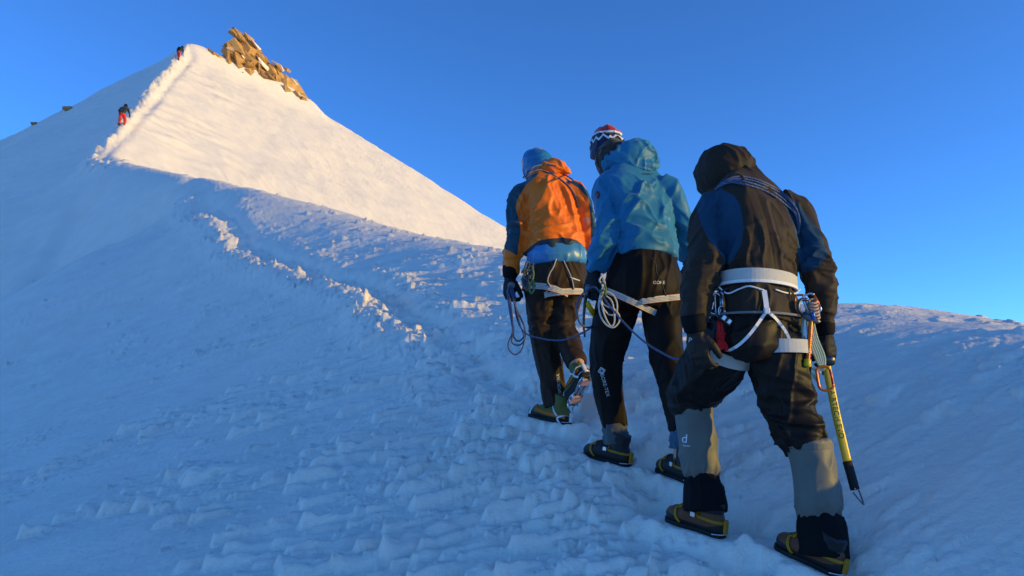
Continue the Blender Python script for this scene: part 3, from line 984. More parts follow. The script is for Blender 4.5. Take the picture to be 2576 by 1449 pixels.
def boot(name, heel, toe, upv, material, strap_mat, parent, base, shaft=0.19, crampon='steel', strap_style='yellow', lift=False, sole_mat=None, width=1.0, label=None, high_black=False):
    """mountain boot with crampon: upper, sole, welt, crampon frame with points, straps and heel lever"""
    heel, toe = Vector(heel), Vector(toe)
    x = (toe - heel); L = x.length; x.normalize()
    z = Vector(upv); z = (z - x * z.dot(x)).normalized(); y = z.cross(x)
    W = width
    prof = [(-0.004, .020, .034, .085), (.015, .033, .026, .13), (.06, .038, .024, .15), (.10, .038, .024, .135), (.14, .040, .024, .112), (.18, .045, .024, .094), (.22, .047, .024, .082), (.255, .043, .026, .073), (.285, .032, .030, .064), (.303, .014, .036, .055)]
    f = L / 0.30
    prof = [(q[0], q[1], q[2], q[3] * (0.88 + 0.42 * min(1, max(0, (q[0] - .09) / .09)))) for q in prof]
    rows = catmull(prof, 3)
    cs = [heel + x * (q[0] * f) + z * ((q[2] + q[3]) / 2) for q in rows]
    V, Fq = [], []
    seg = 24
    for i, q in enumerate(rows):
        h = (q[3] - q[2]) / 2
        for k in range(seg):
            a = 2 * math.pi * k / seg; c, s = math.cos(a), math.sin(a)
            wy = math.copysign(abs(c) ** 0.8, c) * q[1] * W * (1.0 if s < 0 else 1 - 0.28 * s)
            V.append(cs[i] + y * wy + z * (math.copysign(abs(s) ** 0.85, s) * h))
    for i in range(len(rows) - 1):
        for k in range(seg):
            a = i * seg + k; b = i * seg + (k + 1) % seg
            Fq.append((a, b, b + seg, a + seg))
    V.append(cs[0]); V.append(cs[-1])
    for k in range(seg):
        Fq.append((len(V) - 2, (k + 1) % seg, k)); o_ = (len(rows) - 1) * seg
        Fq.append((len(V) - 1, o_ + k, o_ + (k + 1) % seg))
    parts = [(V, Fq)]
    sh = [heel + x * (.072 * f) + z * .07, heel + x * (.070 * f) + z * .12, heel + x * (.064 * f) + z * (.16), heel + x * (.060 * f) + z * shaft]
    parts.append(loft(sh, [.042, .043, .045, .048], [.052, .054, .055, .056], x, 24, 2.1))
    hx, hz = np.array(heel), np.array(z)
    xv = np.array(x)

    def rand(P):
        q = (P - hx)
        up = q @ hz; fw = q @ xv
        lim = 0.050 + 0.018 * np.clip((fw - 0.17) / 0.1, 0, 1) + 0.02 * np.clip((0.06 - fw) / 0.06, 0, 1)
        return np.maximum(lim - up, np.where(fw < 0.135, up - 0.108, -1.0)) if high_black else lim - up
    g = Garment(name, parts, 0.005, material, parent, base, folds=lambda P: fold(P, y, 0.028, 0.08, 0.003, 9) * np.clip((((P - hx) @ hz) - 0.05) * 20, 0, 1), panels={'rand': rand}, smooth=2, label=label)
    o = g.o
    # sole with lugs
    ol = [(-.006, .0), (-.004, .024), (.02, .036), (.07, .036), (.11, .033), (.15, .038), (.20, .048), (.24, .048), (.28, .037), (.305, .014), (.309, 0)]
    pts = [(a, b * W) for a, b in ol] + [(a, -b * W) for a, b in ol[-2:0:-1]]
    n = len(pts); SV = []
    for h, sc in ((0.0, 0.96), (.012, 1.0), (.034, 1.0)):
        for a, b in pts: SV.append(heel + x * ((a - .15) * sc + .15) * f + y * (b * sc) + z * h)
    SF = [tuple(range(n - 1, -1, -1)), tuple(range(2 * n, 3 * n))]
    for l in (0, 1):
        for k in range(n):
            SF.append((l * n + k, l * n + (k + 1) % n, (l + 1) * n + (k + 1) % n, (l + 1) * n + k))
    rel(add_mesh('sole', SV, SF, M['rubber'], smooth=False), o, base)
    if sole_mat is not None:
        for a0, a1, ww in ((.19, .27, .030), (.015, .075, .026)):
            box_part('anti_snow_plate', heel + x * ((a0 + a1) / 2 * f) - z * 0.008, x, y, z, (a1 - a0) / 2 * f, ww, .007, sole_mat, o, base)
    # crampon frame and points
    cm = M[crampon]
    for sgn in (-1, 1):
        path = [heel + x * (a * f) + y * (sgn * b * W) + z * (-0.003) for a, b in ((.0, .026), (.04, .030), (.085, .028), (.15, .022), (.20, .036), (.26, .036), (.30, .018))]
        ribbon('crampon_rail', path, [y] * len(path), 0.0085, cm, o, base, 0.004, [-z] * len(path))
    spikes = [(.01, .026, 0), (.075, .028, 0), (.185, .036, 0), (.23, .038, 0), (.275, .034, .3), (.315, .018, .9)]
    for a, b, lean in spikes:
        for sgn in (-1, 1):
            p = heel + x * (a * f) + y * (sgn * b * W) - z * .004
            dv = (-z + x * lean).normalized()
            t = p + dv * .032
            sv = [p + x * .011, p + y * .004, p - x * .011, p - y * .004, t]
            rel(add_mesh('crampon_point', sv, [(0, 1, 4), (1, 2, 4), (2, 3, 4), (3, 0, 4), (3, 2, 1, 0)], cm, smooth=False), o, base)
    bar = [heel + x * (a * f) - z * .006 for a in (.06, .12, .18, .22)]
    ribbon('crampon_bar', bar, [y] * 4, 0.010, cm, o, base, 0.003, [-z] * 4)
    # heel lever
    box_part('heel_lever', heel - x * .012 + z * .062, x, y, z, .007, .011, .030, strap_mat if strap_style == 'yellow' else M['white_plastic'], o, base, 0.25)
    hb = [heel + x * .03 * f + y * (.040 * W) + z * .03, heel - x * .006 + y * .026 + z * .034, heel - x * .016 + z * .036, heel - x * .006 - y * .026 + z * .034, heel + x * .03 * f - y * (.040 * W) + z * .03]
    Vt, Ft, _, _ = tube_mesh(catmull([tuple(p) for p in hb], 4), 0.0032)
    rel(add_mesh('heel_bail', Vt, Ft, M['steel']), o, base)
    # toe basket and ankle strap laid on the boot
    def lay(pts, half, m, nm):
        path = []; outs = []
        for p in catmull(pts, 5):
            q = heel + x * (p[0] * f) + y * p[1] + z * p[2]
            c = heel + x * (min(max(p[0], .03), .27) * f) + z * 0.055 if p[2] < .10 else heel + x * (.07 * f) + z * p[2]
            d = (c - q)
            if d.length < 1e-5: continue
            d.normalize(); src = q - d * 0.12
            h = g.bvh.ray_cast(src, d, 0.3)
            path.append((h[0] if h[0] is not None else q) - d * 0.003); outs.append(-d)
        return ribbon(nm, path, [nz(path[min(i + 1, len(path) - 1)] - path[max(i - 1, 0)]).cross(outs[i]) for i in range(len(path))], half, m, o, base, 0.003, outs)
    if strap_style == 'yellow':
        lay([(.20, .055, .03), (.225, .05, .07), (.235, .025, .11), (.235, -.0, .12), (.235, -.025, .11), (.225, -.05, .07), (.20, -.055, .03)], 0.0058, strap_mat, 'toe_strap')
        lay([(-.02, .0, .088), (-.005, .035, .086), (.06, .055, .088), (.12, .055, .098), (.16, .04, .118), (.175, .0, .135), (.16, -.04, .118), (.12, -.055, .098), (.06, -.055, .088), (-.005, -.035, .086), (-.02, -.001, .088)], 0.0055, strap_mat, 'ankle_strap')
        lay([(.215, .03, .09), (.20, .02, .10), (.175, .005, .115)], 0.006, strap_mat, 'link_strap')
        for sg in (1, -1):
            box_part('buckle', heel + x * (.13 * f) + y * (sg * .047) + z * .088, x, z, y, .011, .010, .004, M['steel'], o, base)
    else:
        for sg in (1, -1):
            hp = [heel + x * (.02 * f) + y * (sg * .045 * W) + z * .012, heel + x * (.05 * f) + y * (sg * .050 * W) + z * .05, heel + x * (.012 * f) + y * (sg * .043 * W) + z * .072, heel - x * .016 + y * (sg * .02) + z * .074]
            ribbon('heel_holder', [Vector(p) for p in catmull([tuple(p) for p in hp], 4)], [x] * 13, 0.006, M['white_plastic'], o, base, 0.005, [y * sg] * 13)
        lay([(.0, .045, .06), (.06, .055, .066), (.14, .055, .07), (.20, .05, .078), (.235, .02, .09), (.238, .0, .094), (.235, -.02, .09), (.20, -.05, .078), (.14, -.055, .07), (.06, -.055, .066), (.0, -.045, .06)], 0.008, M['orange_webbing'], 'ankle_strap')
        lay([(.27, .045, .04), (.262, .03, .07), (.262, 0, .085), (.262, -.03, .07), (.27, -.045, .04)], 0.006, M['white_plastic'], 'toe_bail')
        lay([(.06, .055, .066), (.10, .05, .11), (.13, .035, .135)], 0.005, M['white_plastic'], 'side_strap')
    # laces
    for i in range(4):
        xx = .205 - .028 * i
        lay([(xx, .026, .10 + .008 * i), (xx - .012, .0, .115 + .009 * i), (xx, -.026, .10 + .008 * i)], 0.0025, M['dark_steel'] if strap_style == 'yellow' else M['white_tape'], 'lace')
    return g


def carabiner(name, top, down, out, length, width, r, body, gate, label, cat='carabiner', group=None, lock=False):
    d = nz(down); o_ = Vector(out); o_ = (o_ - d * o_.dot(d)).normalized()
    e = empty(name, Vector(top), label, cat, group)
    P = lambda a, b: Vector(top) + d * (a * length) + o_ * (b * width)
    spine_ = [P(.12, .42), P(.02, .25), P(0, 0), P(.03, -.32), P(.15, -.48), P(.5, -.5), P(.85, -.46), P(.97, -.25), P(1, .05), P(.95, .38), P(.85, .5), P(.76, .5)]
    V, Fq, _, _ = tube_mesh(catmull([tuple(p) for p in spine_], 4), r)
    rel(add_mesh('body', V, Fq, body), e, top)
    V, Fq, _, _ = tube_mesh([P(.14, .44), P(.45, .49), P(.77, .5)], r * 0.8)
    rel(add_mesh('gate', V, Fq, gate), e, top)
    if lock:
        V, Fq, _, _ = tube_mesh([P(.3, .47), P(.34, .475), P(.56, .49), P(.6, .492)], [r * 1.1, r * 1.7, r * 1.7, r * 1.1])
        rel(add_mesh('locking_sleeve', V, Fq, gate), e, top)
    return e


def head_parts(c, fwd, up):
    """head with brow, nose, chin, ears (mostly hidden under hood or hat)"""
    f = nz(fwd); u = Vector(up); u = (u - f * u.dot(f)).normalized(); s = f.cross(u)
    A = (s, f, u); c = Vector(c)
    ps = [ellipsoid(c + u * .02, (.075, .095, .10), A), ellipsoid(c + f * .03 - u * .06, (.055, .06, .065), A), ellipsoid(c + f * .07 - u * .105, (.025, .022, .018), A),
          ellipsoid(c + f * .098 - u * .025, (.013, .018, .028), A), ellipsoid(c + f * .085 + u * .012, (.05, .014, .012), A), ellipsoid(c + f * .083 - u * .068, (.024, .012, .010), A)]
    for sg in (-1, 1):
        ps.append(ellipsoid(c + s * (sg * .077) - f * .005 - u * .01, (.010, .02, .032), A))
    return ps, f, u, s


def add_eyes(c, f, u, s, parent, base):
    for sg in (-1, 1):
        V, Fq = ellipsoid(Vector(c) + f * .086 + s * (sg * .032) - u * .006, (.011, .009, .008), (s, f, u), 10, 8)
        rel(add_mesh('eye', V, Fq, M['eye']), parent, base)


# ------------------------------------------------------------------ people
FW = nz((-0.36, 0.93, 0.0))
FT = nz((-0.52, 0.85, 0.0))       # chests are turned a little further left
UPZ = Vector((0, 0, 1))


def raw_bvh(spec, grow=1.05, fw=None):
    V, Fq = chain(spec, fw or FW, grow=grow)
    return BVHTree.FromPolygons(V, Fq)


def joint_bvh(*gs):
    V, Fq = merge([([Vector(p) for p in g.P], g.F4) for g in gs])
    return BVHTree.FromPolygons(V, Fq)


def limb_folds(P, spots, seed):
    """bunched folds round the joints: (point, radius, direction, spacing, amplitude)"""
    out = np.zeros(len(P))
    for i, (c, r, d, sp, am) in enumerate(spots):
        out += blob(P, c, r) * fold(P, d, sp, sp * 6.0, am, seed + i * 7)
    return out


def make_body(base, person, chains, headc, fwd, up, grow=0.8):
    hp, f, u, s = head_parts(headc, fwd, up)
    parts = [chain(c, FW, grow=grow) for c in chains] + hp
    neck = [Vector(headc) - u * 0.20 - f * 0.05, Vector(headc) - u * 0.10 - f * 0.02, Vector(headc)]
    parts.append(loft(neck, [0.07, 0.058, 0.055], [0.07, 0.06, 0.06], f, 20))
    g = Garment('body', parts, 0.012, M['skin'], person, base, smooth=2)
    add_eyes(headc, f, u, s, g.o, base)
    return g


# ================================================================== nearest climber, brown jacket
A_BASE = Vector((at(1900, 1400, 3.1).x, 3.1, ground(at(1900, 1400, 3.1).x, 3.1)))
A = empty('person', A_BASE, 'nearest climber in hooded brown jacket, grey gaiters and white harness, seen from behind', 'person')
a_torso = [(1902, 818, 3.09, 116, .82), (1904, 770, 3.10, 110, .78), (1906, 712, 3.12, 95, .74), (1906, 660, 3.16, 106, .74), (1902, 590, 3.22, 116, .68), (1893, 535, 3.28, 120, .62), (1880, 498, 3.32, 108, .58), (1864, 468, 3.36, 76, .75), (1848, 445, 3.39, 56, .9)]
a_larm = [(1830, 500, 3.30, 38, 1), (1792, 528, 3.26, 42, 1), (1776, 590, 3.19, 38, 1), (1769, 665, 3.09, 45, 1), (1753, 740, 3.03, 38, 1), (1747, 800, 2.99, 33, 1), (1748, 826, 2.98, 29, 1)]
a_rarm = [(1960, 500, 3.30, 34, 1), (2010, 541, 3.28, 37, 1), (2036, 600, 3.24, 36, 1), (2051, 675, 3.18, 43, 1), (2067, 742, 3.16, 34, 1), (2074, 800, 3.17, 24, 1), (2076, 822, 3.18, 21, 1)]
a_pelvis = [(1905, 770, 3.10, 94, .72), (1900, 820, 3.09, 106, .80), (1896, 868, 3.09, 114, .82), (1888, 900, 3.10, 92, .82)]
a_lleg = [(1838, 835, 3.12, 74, .9), (1803, 900, 3.18, 76, .95), (1764, 960, 3.26, 66, 1), (1738, 1004, 3.30, 59, 1), (1742, 1044, 3.29, 46, 1)]
a_rleg = [(1950, 850, 3.08, 70, .95), (1957, 910, 3.06, 72, 1), (1971, 970, 3.05, 66, 1), (1988, 1030, 3.04, 62, 1), (2010, 1086, 3.02, 60, 1), (2030, 1122, 3.0, 48, 1)]


def fa_jacket(P):
    d = fold(P, (-0.12, 0, 1), 0.075, 0.34, 0.010, 11)
    back = np.clip((P[:, 2] - at(0, 745, 3.12).z) * 6, 0, 1)
    d = d * back
    d += limb_folds(P, [(at(1769, 668, 3.10), .13, (1, 0, .25), .050, .020), (at(1750, 760, 3.08), .12, (1, 0, -.15), .042, .018),
                        (at(2052, 680, 3.16), .12, (1, 0, -.3), .050, .020), (at(2068, 755, 3.14), .11, (1, 0, -.2), .040, .016),
                        (at(1840, 640, 3.1), .13, (1, 0, .5), .055, .014), (at(1985, 650, 3.1), .12, (1, 0, -.45), .055, .014),
                        (at(1906, 765, 3.05), .20, (.3, 0, 1), .045, .016), (at(1780, 560, 3.2), .12, (.35, 0, 1), .05, .013), (at(2030, 570, 3.24), .12, (-.4, 0, 1), .05, .013)], 31)
    # stitched channels of the quilted back
    u = P[:, 0] + 0.10 * P[:, 2]
    q = np.abs(((u / 0.052) % 1.0) - 0.5) * 2
    core = blob(P, at(1915, 600, 3.05), .22)
    d += -0.0045 * core * np.clip((q - 0.72) / 0.28, 0, 1)
    return d


navyL = [(1772, 492), (1790, 464), (1825, 458), (1848, 487), (1858, 525), (1860, 580), (1852, 625), (1834, 660), (1817, 676), (1806, 650), (1780, 612), (1769, 565), (1769, 520)]
navyR = [(1966, 470), (2020, 505), (2050, 555), (2068, 598), (2070, 648), (2040, 678), (2015, 690), (2007, 690), (2000, 617), (1986, 543), (1974, 506)]
A_jk = Garment('jacket', [chain(a_torso, FT, expo=2.5), chain(a_larm, FW), chain(a_rarm, FW)], 0.0062, M['brown'], A, A_BASE, folds=fa_jacket,
               panels={'navy': lambda P: np.maximum(poly_sd(P, navyL, 3.1), poly_sd(P, navyR, 3.18))}, smooth=6, label='brown quilted jacket with dark blue shoulder panels')
hc = at(1822, 430, 3.42)
A_hd = Garment('hood', [chain([(1850, 478, 3.37, 58, 1.0), (1834, 455, 3.39, 72, 1.0), (1823, 430, 3.41, 75, 1.05), (1818, 406, 3.42, 67, 1.05), (1815, 388, 3.43, 46, 1.05), (1813, 379, 3.43, 22, 1)], FW)], 0.006, M['brown_plain'], A, A_BASE,
               folds=lambda P: fold(P, (-.5, .5, .6), 0.06, 0.25, 0.007, 5) + fold(P, (1, 0, -.5), 0.05, 0.2, 0.003, 6), smooth=5,
               open_cut=lambda P: (((P - np.array(hc)) @ np.array(FW)) > 0.085))
fa_pants = lambda P: fold(P, (.35, 0, 1), 0.075, 0.30, 0.009, 21) + limb_folds(P, [(at(2010, 1075, 2.98), .14, (1, 0, -.15), .042, .024), (at(1990, 1010, 3.0), .14, (1, 0, -.5), .06, .018), (at(1745, 1000, 3.26), .13, (1, 0, .1), .045, .016),
                   (at(1900, 830, 3.02), .16, (1, 0, .45), .055, .014), (at(1800, 900, 3.14), .14, (1, 0, .7), .06, .012)], 41)
A_pt = Garment('trousers', [chain(a_pelvis, FT, expo=2.4), chain(a_lleg, FW), chain(a_rleg, FW)], 0.0065, M['pants_a'], A, A_BASE, folds=fa_pants, smooth=5, label='black brown trousers')
a_lg = [(1742, 1024, 3.29, 46, 1), (1748, 1070, 3.28, 46, 1), (1757, 1130, 3.27, 46, 1), (1763, 1180, 3.26, 46, 1), (1766, 1206, 3.25, 38, 1)]
a_rg = [(2034, 1110, 3.0, 49, 1), (2044, 1160, 2.99, 50, 1), (2054, 1225, 2.975, 53, 1), (2060, 1278, 2.965, 54, 1), (2066, 1302, 2.96, 45, 1)]
for spec, sd in ((a_lg, 3), (a_rg, 8)):
    c0, c1 = at(*spec[-1][:3]), at(*spec[0][:3])
    g = Garment('gaiter', [chain(spec, FW)], 0.006, M['gaiter'], A, A_BASE, folds=lambda P: fold(P, (.3, 0, 1), 0.07, 0.22, 0.007, sd) + limb_folds(P, [(c0, .10, (0.1, 0, 1), .03, .014), (c1, .07, (0.1, 0, 1), .035, .008)], sd), smooth=4)
    band('gaiter_hem', g.bvh, at(spec[0][0], spec[0][1] + 9, spec[0][2]), (0, 0, 1), 0.011, M['gaiter'], g.o, A_BASE, n=40)
    if sd == 3:
        A_lg = g
for spec, sd in (([(1766, 1196, 3.25, 39, 1), (1768, 1225, 3.24, 47, 1), (1772, 1258, 3.23, 51, 1.0), (1774, 1288, 3.22, 50, 1.1)], 4), ([(2066, 1292, 2.96, 46, 1), (2067, 1322, 2.95, 55, 1), (2069, 1362, 2.94, 58, 1.0), (2070, 1402, 2.93, 57, 1.1)], 5)):
    top = at(*spec[0][:3])
    Garment('gaiter_cuff', [chain(spec, FW)], 0.006, M['black'], A, A_BASE, folds=lambda P: fold(P, (0.05, 0, 1), 0.03, 0.25, 0.008, sd) * (0.4 + 0.9 * blob(P, top, .08)), smooth=4)
A_b1 = boot('boot', at(1816, 1364, 3.16), at(1678, 1317, 3.36), (0, 0, 1), M['boot_rust'], M['yellow'], A, A_BASE, shaft=0.14, crampon='dark_steel', high_black=True)
A_b2 = boot('boot', at(2112, 1464, 2.86), at(1952, 1386, 3.06), (0, 0, 1), M['boot_rust'], M['yellow'], A, A_BASE, shaft=0.14, crampon='dark_steel', high_black=True)
A_gl = glove('glove', at(1750, 840, 2.97), (0.16, 0.10, -1), (-0.75, -0.55, 0.1), -1, M['glove_brown'], A, A_BASE, size=1.05, curl=1.0, cuff=M['black'])
A_gr = glove('glove', at(2078, 846, 3.18), (0.12, 0.05, -1), (0.55, -0.75, 0.1), 1, M['glove'], A, A_BASE, size=0.98, curl=1.25, cuff=M['black'])
make_body(A_BASE, A, [a_torso, a_larm, a_rarm, a_pelvis, a_lleg, a_rleg, [(1742, 1030, 3.29, 38, 1), (1766, 1200, 3.25, 34, 1), (1770, 1320, 3.25, 30, 1)], [(2030, 1110, 3.0, 40, 1), (2062, 1290, 2.96, 36, 1), (2068, 1420, 2.94, 32, 1)]], at(1822, 434, 3.44), FW, UPZ)
# harness
A_all = joint_bvh(A_jk, A_pt)
tor = raw_bvh(a_torso, 1.075, FT)
belt = band('harness_belt', tor, at(1906, 711, 3.12), (0.03, 0.06, 1), 0.026, M['webbing'], A, A_BASE, n=72, thick=0.006, reach=0.42)
band('belt_piping', tor, at(1906, 728, 3.12), (0.03, 0.06, 1), 0.006, M['white_tape'], belt, A_BASE, n=72, thick=0.010, reach=0.42)
lettering('emblem', 'e', None, at(1920, 704, 2.985), (1, 0.05, 0), (0, 0, 1), 0.045, M['print_white'], belt, A_BASE)
lbv, rbv = raw_bvh(a_lleg, 1.08), raw_bvh(a_rleg, 1.08)
band('leg_loop', lbv, at(1822, 878, 3.155), at(1838, 840, 3.12) - at(1796, 930, 3.2), 0.026, M['webbing'], A, A_BASE, n=48, thick=0.005, lift=0.004)
band('leg_loop', rbv, at(1955, 878, 3.065), (0.0, 0.05, 1), 0.027, M['webbing'], A, A_BASE, n=48, thick=0.005, lift=0.004)
knot = at(1929, 782, 3.0)
strap_on('elastic_strap', A_all, [at(1922, 730, 3.0), at(1926, 755, 3.0), knot], 0.010, M['white_tape'], A, A_BASE, off=0.008)
strap_on('elastic_strap', A_all, [knot, at(1890, 836, 3.0), at(1858, 868, 3.0), at(1830, 884, 3.0)], 0.006, M['white_tape'], A, A_BASE, off=0.008)
strap_on('elastic_strap', A_all, [knot, at(1950, 800, 3.0), at(1975, 832, 3.0), at(1992, 868, 3.0)], 0.006, M['white_tape'], A, A_BASE, off=0.008)
box_part('strap_knot', onto(A_all, knot, (0, 1, 0), 0.012), (1, 0, 0), (0, 1, 0), (0, 0, 1), .011, .008, .012, M['white_tape'], A, A_BASE, 0.3)
band('jacket_hem', tor, at(1905, 800, 3.09), (0.02, 0.02, 1), 0.0045, M['grey_cloth'], A, A_BASE, n=64, lift=0.006, reach=0.42)
for pts in ([at(1808, 722, 3.02), at(1830, 738, 3.0), at(1860, 727, 3.0), at(1885, 720, 3.0), at(1922, 730, 3.0)], [at(1950, 728, 3.0), at(1975, 736, 3.0), at(2000, 738, 3.05), at(2012, 728, 3.1)]):
    rope('gear_loop', [onto(A_all, p, (0, 1, 0), 0.012) for p in pts], 0.0035, M['white_tape'], A, A_BASE)
lettering('gaiter_print', 'd', A_lg.bvh, at(1722, 1104, 3.2), (1, .0, -.1), (0.1, 0, 1), 0.052, M['print_white'], A_lg.o, A_BASE)
lettering('gaiter_print', 'deuter', A_lg.bvh, at(1727, 1121, 3.2), (1, 0, -.1), (.1, 0, 1), 0.012, M['print_white'], A_lg.o, A_BASE)
lettering('glove_print', 'P', A_gl.bvh, at(1736, 856, 2.9), (1, 0, -.2), (.2, 0, 1), 0.028, M['print'], A_gl.o, A_BASE)

# ================================================================== middle climber, blue jacket
B_BASE = Vector((at(1610, 1190, 3.9).x, 3.9, ground(at(1610, 1190, 3.9).x, 3.9)))
B = empty('person', B_BASE, 'middle climber in bright blue jacket and patterned knit hat, seen from behind', 'person')
b_torso = [(1626, 655, 3.97, 90, .74), (1624, 630, 3.98, 91, .73), (1621, 595, 4.0, 88, .72), (1612, 550, 4.04, 91, .69), (1604, 505, 4.08, 99, .64), (1597, 468, 4.12, 96, .58), (1584, 436, 4.16, 70, .72), (1570, 408, 4.2, 46, .9)]
b_larm = [(1558, 452, 4.1, 34, 1), (1530, 476, 4.05, 41, 1), (1534, 530, 4.0, 38, 1), (1534, 580, 3.95, 37, 1), (1517, 630, 3.92, 31, 1), (1502, 668, 3.92, 26, 1), (1499, 684, 3.92, 23, 1)]
b_rarm = [(1656, 458, 4.1, 32, 1), (1690, 486, 4.1, 31, 1), (1711, 540, 4.1, 28, 1), (1727, 595, 4.14, 27, 1), (1732, 650, 4.22, 24, 1)]
b_pelvis = [(1624, 640, 3.98, 82, .75), (1622, 690, 3.96, 95, .82), (1620, 730, 3.96, 99, .84), (1618, 768, 3.97, 86, .82)]
b_lleg = [(1570, 728, 3.98, 54, .95), (1547, 790, 4.0, 53, 1), (1535, 850, 4.02, 47, 1), (1525, 910, 4.03, 40, 1), (1531, 980, 4.03, 36, 1), (1541, 1040, 4.01, 32, 1), (1546, 1076, 4.0, 30, 1)]
b_rleg = [(1670, 728, 3.95, 52, .95), (1668, 800, 3.93, 50, 1), (1673, 860, 3.9, 44, 1), (1683, 920, 3.86, 42, 1), (1698, 980, 3.82, 38, 1), (1711, 1040, 3.78, 34, 1), (1717, 1088, 3.76, 30, 1)]


def fb_jacket(P):
    d = fold(P, (.35, 0, 1), 0.16, 0.8, 0.010, 13)
    d += limb_folds(P, [(at(1590, 500, 3.95), .17, (.55, 0, 1), .07, .024), (at(1640, 480, 3.95), .16, (.5, 0, 1), .08, .016), (at(1620, 640, 3.9), .26, (1, 0, -.12), .055, .017),
                        (at(1536, 560, 3.9), .14, (.6, 0, 1), .055, .016), (at(1515, 630, 3.88), .12, (.9, 0, .6), .045, .020), (at(1530, 490, 4.0), .12, (.45, 0, -1), .05, .014), (at(1725, 580, 4.1), .12, (1, 0, -.8), .05, .016),
                        (at(1560, 590, 3.9), .12, (1, 0, .35), .06, .016)], 61)
    return d


B_jk = Garment('jacket', [chain(b_torso, FT, expo=2.5), chain(b_larm, FW), chain(b_rarm, FW)], 0.0075, M['blue'], B, B_BASE, folds=fb_jacket, smooth=5, label='bright blue hooded shell jacket')
Garment('hood', [chain([(1520, 418, 4.11, 15, 1), (1552, 400, 4.07, 24, 1.1), (1592, 384, 4.06, 30, 1.2), (1628, 388, 4.10, 24, 1.2), (1650, 410, 4.14, 12, 1)], (0, 0, 1)), chain([(1524, 420, 4.1, 10, 1), (1575, 412, 4.05, 17, 1), (1628, 416, 4.06, 17, 1), (1656, 421, 4.1, 9, 1)], (0, 0, 1)),
                 chain([(1590, 425, 4.1, 46, .7), (1596, 395, 4.11, 38, .8), (1600, 372, 4.11, 22, .8)], FW)], 0.007, M['blue'], B, B_BASE, folds=lambda P: fold(P, (1, 0, -.35), 0.05, 0.2, 0.013, 17) + fold(P, (.3, 0, 1), 0.04, .1, 0.006, 18), smooth=4)
fb_pants = lambda P: fold(P, (.12, 0, 1), 0.08, 0.34, 0.008, 23) + limb_folds(P, [(at(1640, 700, 3.9), .16, (.3, 0, 1), .05, .013), (at(1530, 905, 3.98), .12, (1, 0, .2), .05, .010), (at(1700, 960, 3.8), .12, (1, 0, .3), .05, .010), (at(1600, 770, 3.9), .12, (1, 0, .5), .05, .012)], 71)
B_pt = Garment('trousers', [chain(b_pelvis, FT, expo=2.4), chain(b_lleg, FW), chain(b_rleg, FW)], 0.0075, M['pants_b'], B, B_BASE, folds=fb_pants, smooth=5, label='black shell trousers with silver lettering')
hB = at(1530, 382, 4.2); fB = nz((-0.62, 0.75, -0.12))
M['knit'] = cloth_material('patterned_knit', (0.012, 0.018, 0.055), [('white', (0.72, 0.70, 0.68)), ('red', (0.55, 0.012, 0.025))], 0.9, 0.1, 0.4)
bz = at(1530, 340, 4.2).z


def knit_white(P):
    th = np.arctan2(P[:, 0] - hB.x, P[:, 1] - hB.y)
    zig = np.abs(((th / 0.55) % 1.0) - 0.5) * 0.05
    h = P[:, 2] - bz
    return np.maximum(0.007 - np.abs(h - 0.0 + 0.004), 0.007 - np.abs(h + 0.055 - zig))


B_hat = Garment('knit_hat', [chain([(1523, 402, 4.20, 36, 1.2), (1525, 385, 4.20, 39, 1.2), (1528, 362, 4.20, 42, 1.2), (1532, 344, 4.20, 39, 1.2), (1537, 332, 4.19, 29, 1.15), (1541, 326, 4.19, 15, 1)], FW), ellipsoid(at(1520, 329, 4.2), (.022, .022, .018)), ellipsoid(at(1552, 337, 4.18), (.03, .03, .02))],
                0.006, M['knit'], B, B_BASE, folds=lambda P: fold(P, (.2, .2, 1), 0.03, 0.1, 0.005, 14), panels={'white': knit_white, 'red': lambda P: P[:, 2] - bz - 0.003}, smooth=3, label='navy, red and white patterned knit hat',
                open_cut=lambda P: (((P - np.array(hB)) @ np.array(fB)) > 0.075) & (P[:, 2] < hB.z + 0.03))
Garment('head_buff', [chain([(1560, 434, 4.16, 42, 1.1), (1543, 410, 4.16, 45, 1.1), (1543, 388, 4.16, 45, 1.1), (1549, 369, 4.16, 40, 1.1), (1556, 357, 4.16, 26, 1.0)], FW)], 0.006, M['fleece'], B, B_BASE, folds=lambda P: fold(P, (1, 0, .5), 0.05, 0.15, 0.008, 15), smooth=4,
        open_cut=lambda P: (((P - np.array(hB)) @ np.array(fB)) > 0.07), label='dark brown fleece head cover')
for spec in ([(1546, 1064, 4.0, 29, 1), (1548, 1085, 4.0, 31, 1), (1550, 1118, 3.995, 28, 1.1)], [(1717, 1078, 3.76, 29, 1), (1715, 1100, 3.755, 30, 1), (1713, 1130, 3.75, 28, 1.1)]):
    Garment('boot_cuff', [chain(spec, FW)], 0.007, M['sock_grey'] if spec[0][0] < 1600 else M['sock'], B, B_BASE, folds=lambda P: fold(P, (1, 0, 0.1), 0.025, 0.2, 0.007, 4), smooth=3)
boot('boot', at(1580, 1182, 3.93), at(1470, 1154, 4.13), (0, 0, 1), M['boot_black'], M['yellow'], B, B_BASE, shaft=0.18, crampon='dark_steel')
boot('boot', at(1742, 1226, 3.68), at(1655, 1192, 3.9), (0, 0, 1), M['boot_black'], M['yellow'], B, B_BASE, shaft=0.18, crampon='dark_steel')
B_gl = glove('glove', at(1494, 690, 3.92), (-0.18, 0.05, -1), (-0.7, -0.6, 0.2), -1, M['glove'], B, B_BASE, size=1.08, curl=1.5, cuff=M['black'])
glove('glove', at(1733, 662, 4.24), (-0.1, 0.3, -1), (0.8, -0.4, 0.1), 1, M['glove'], B, B_BASE, size=1.0, curl=1.3, cuff=M['black'])
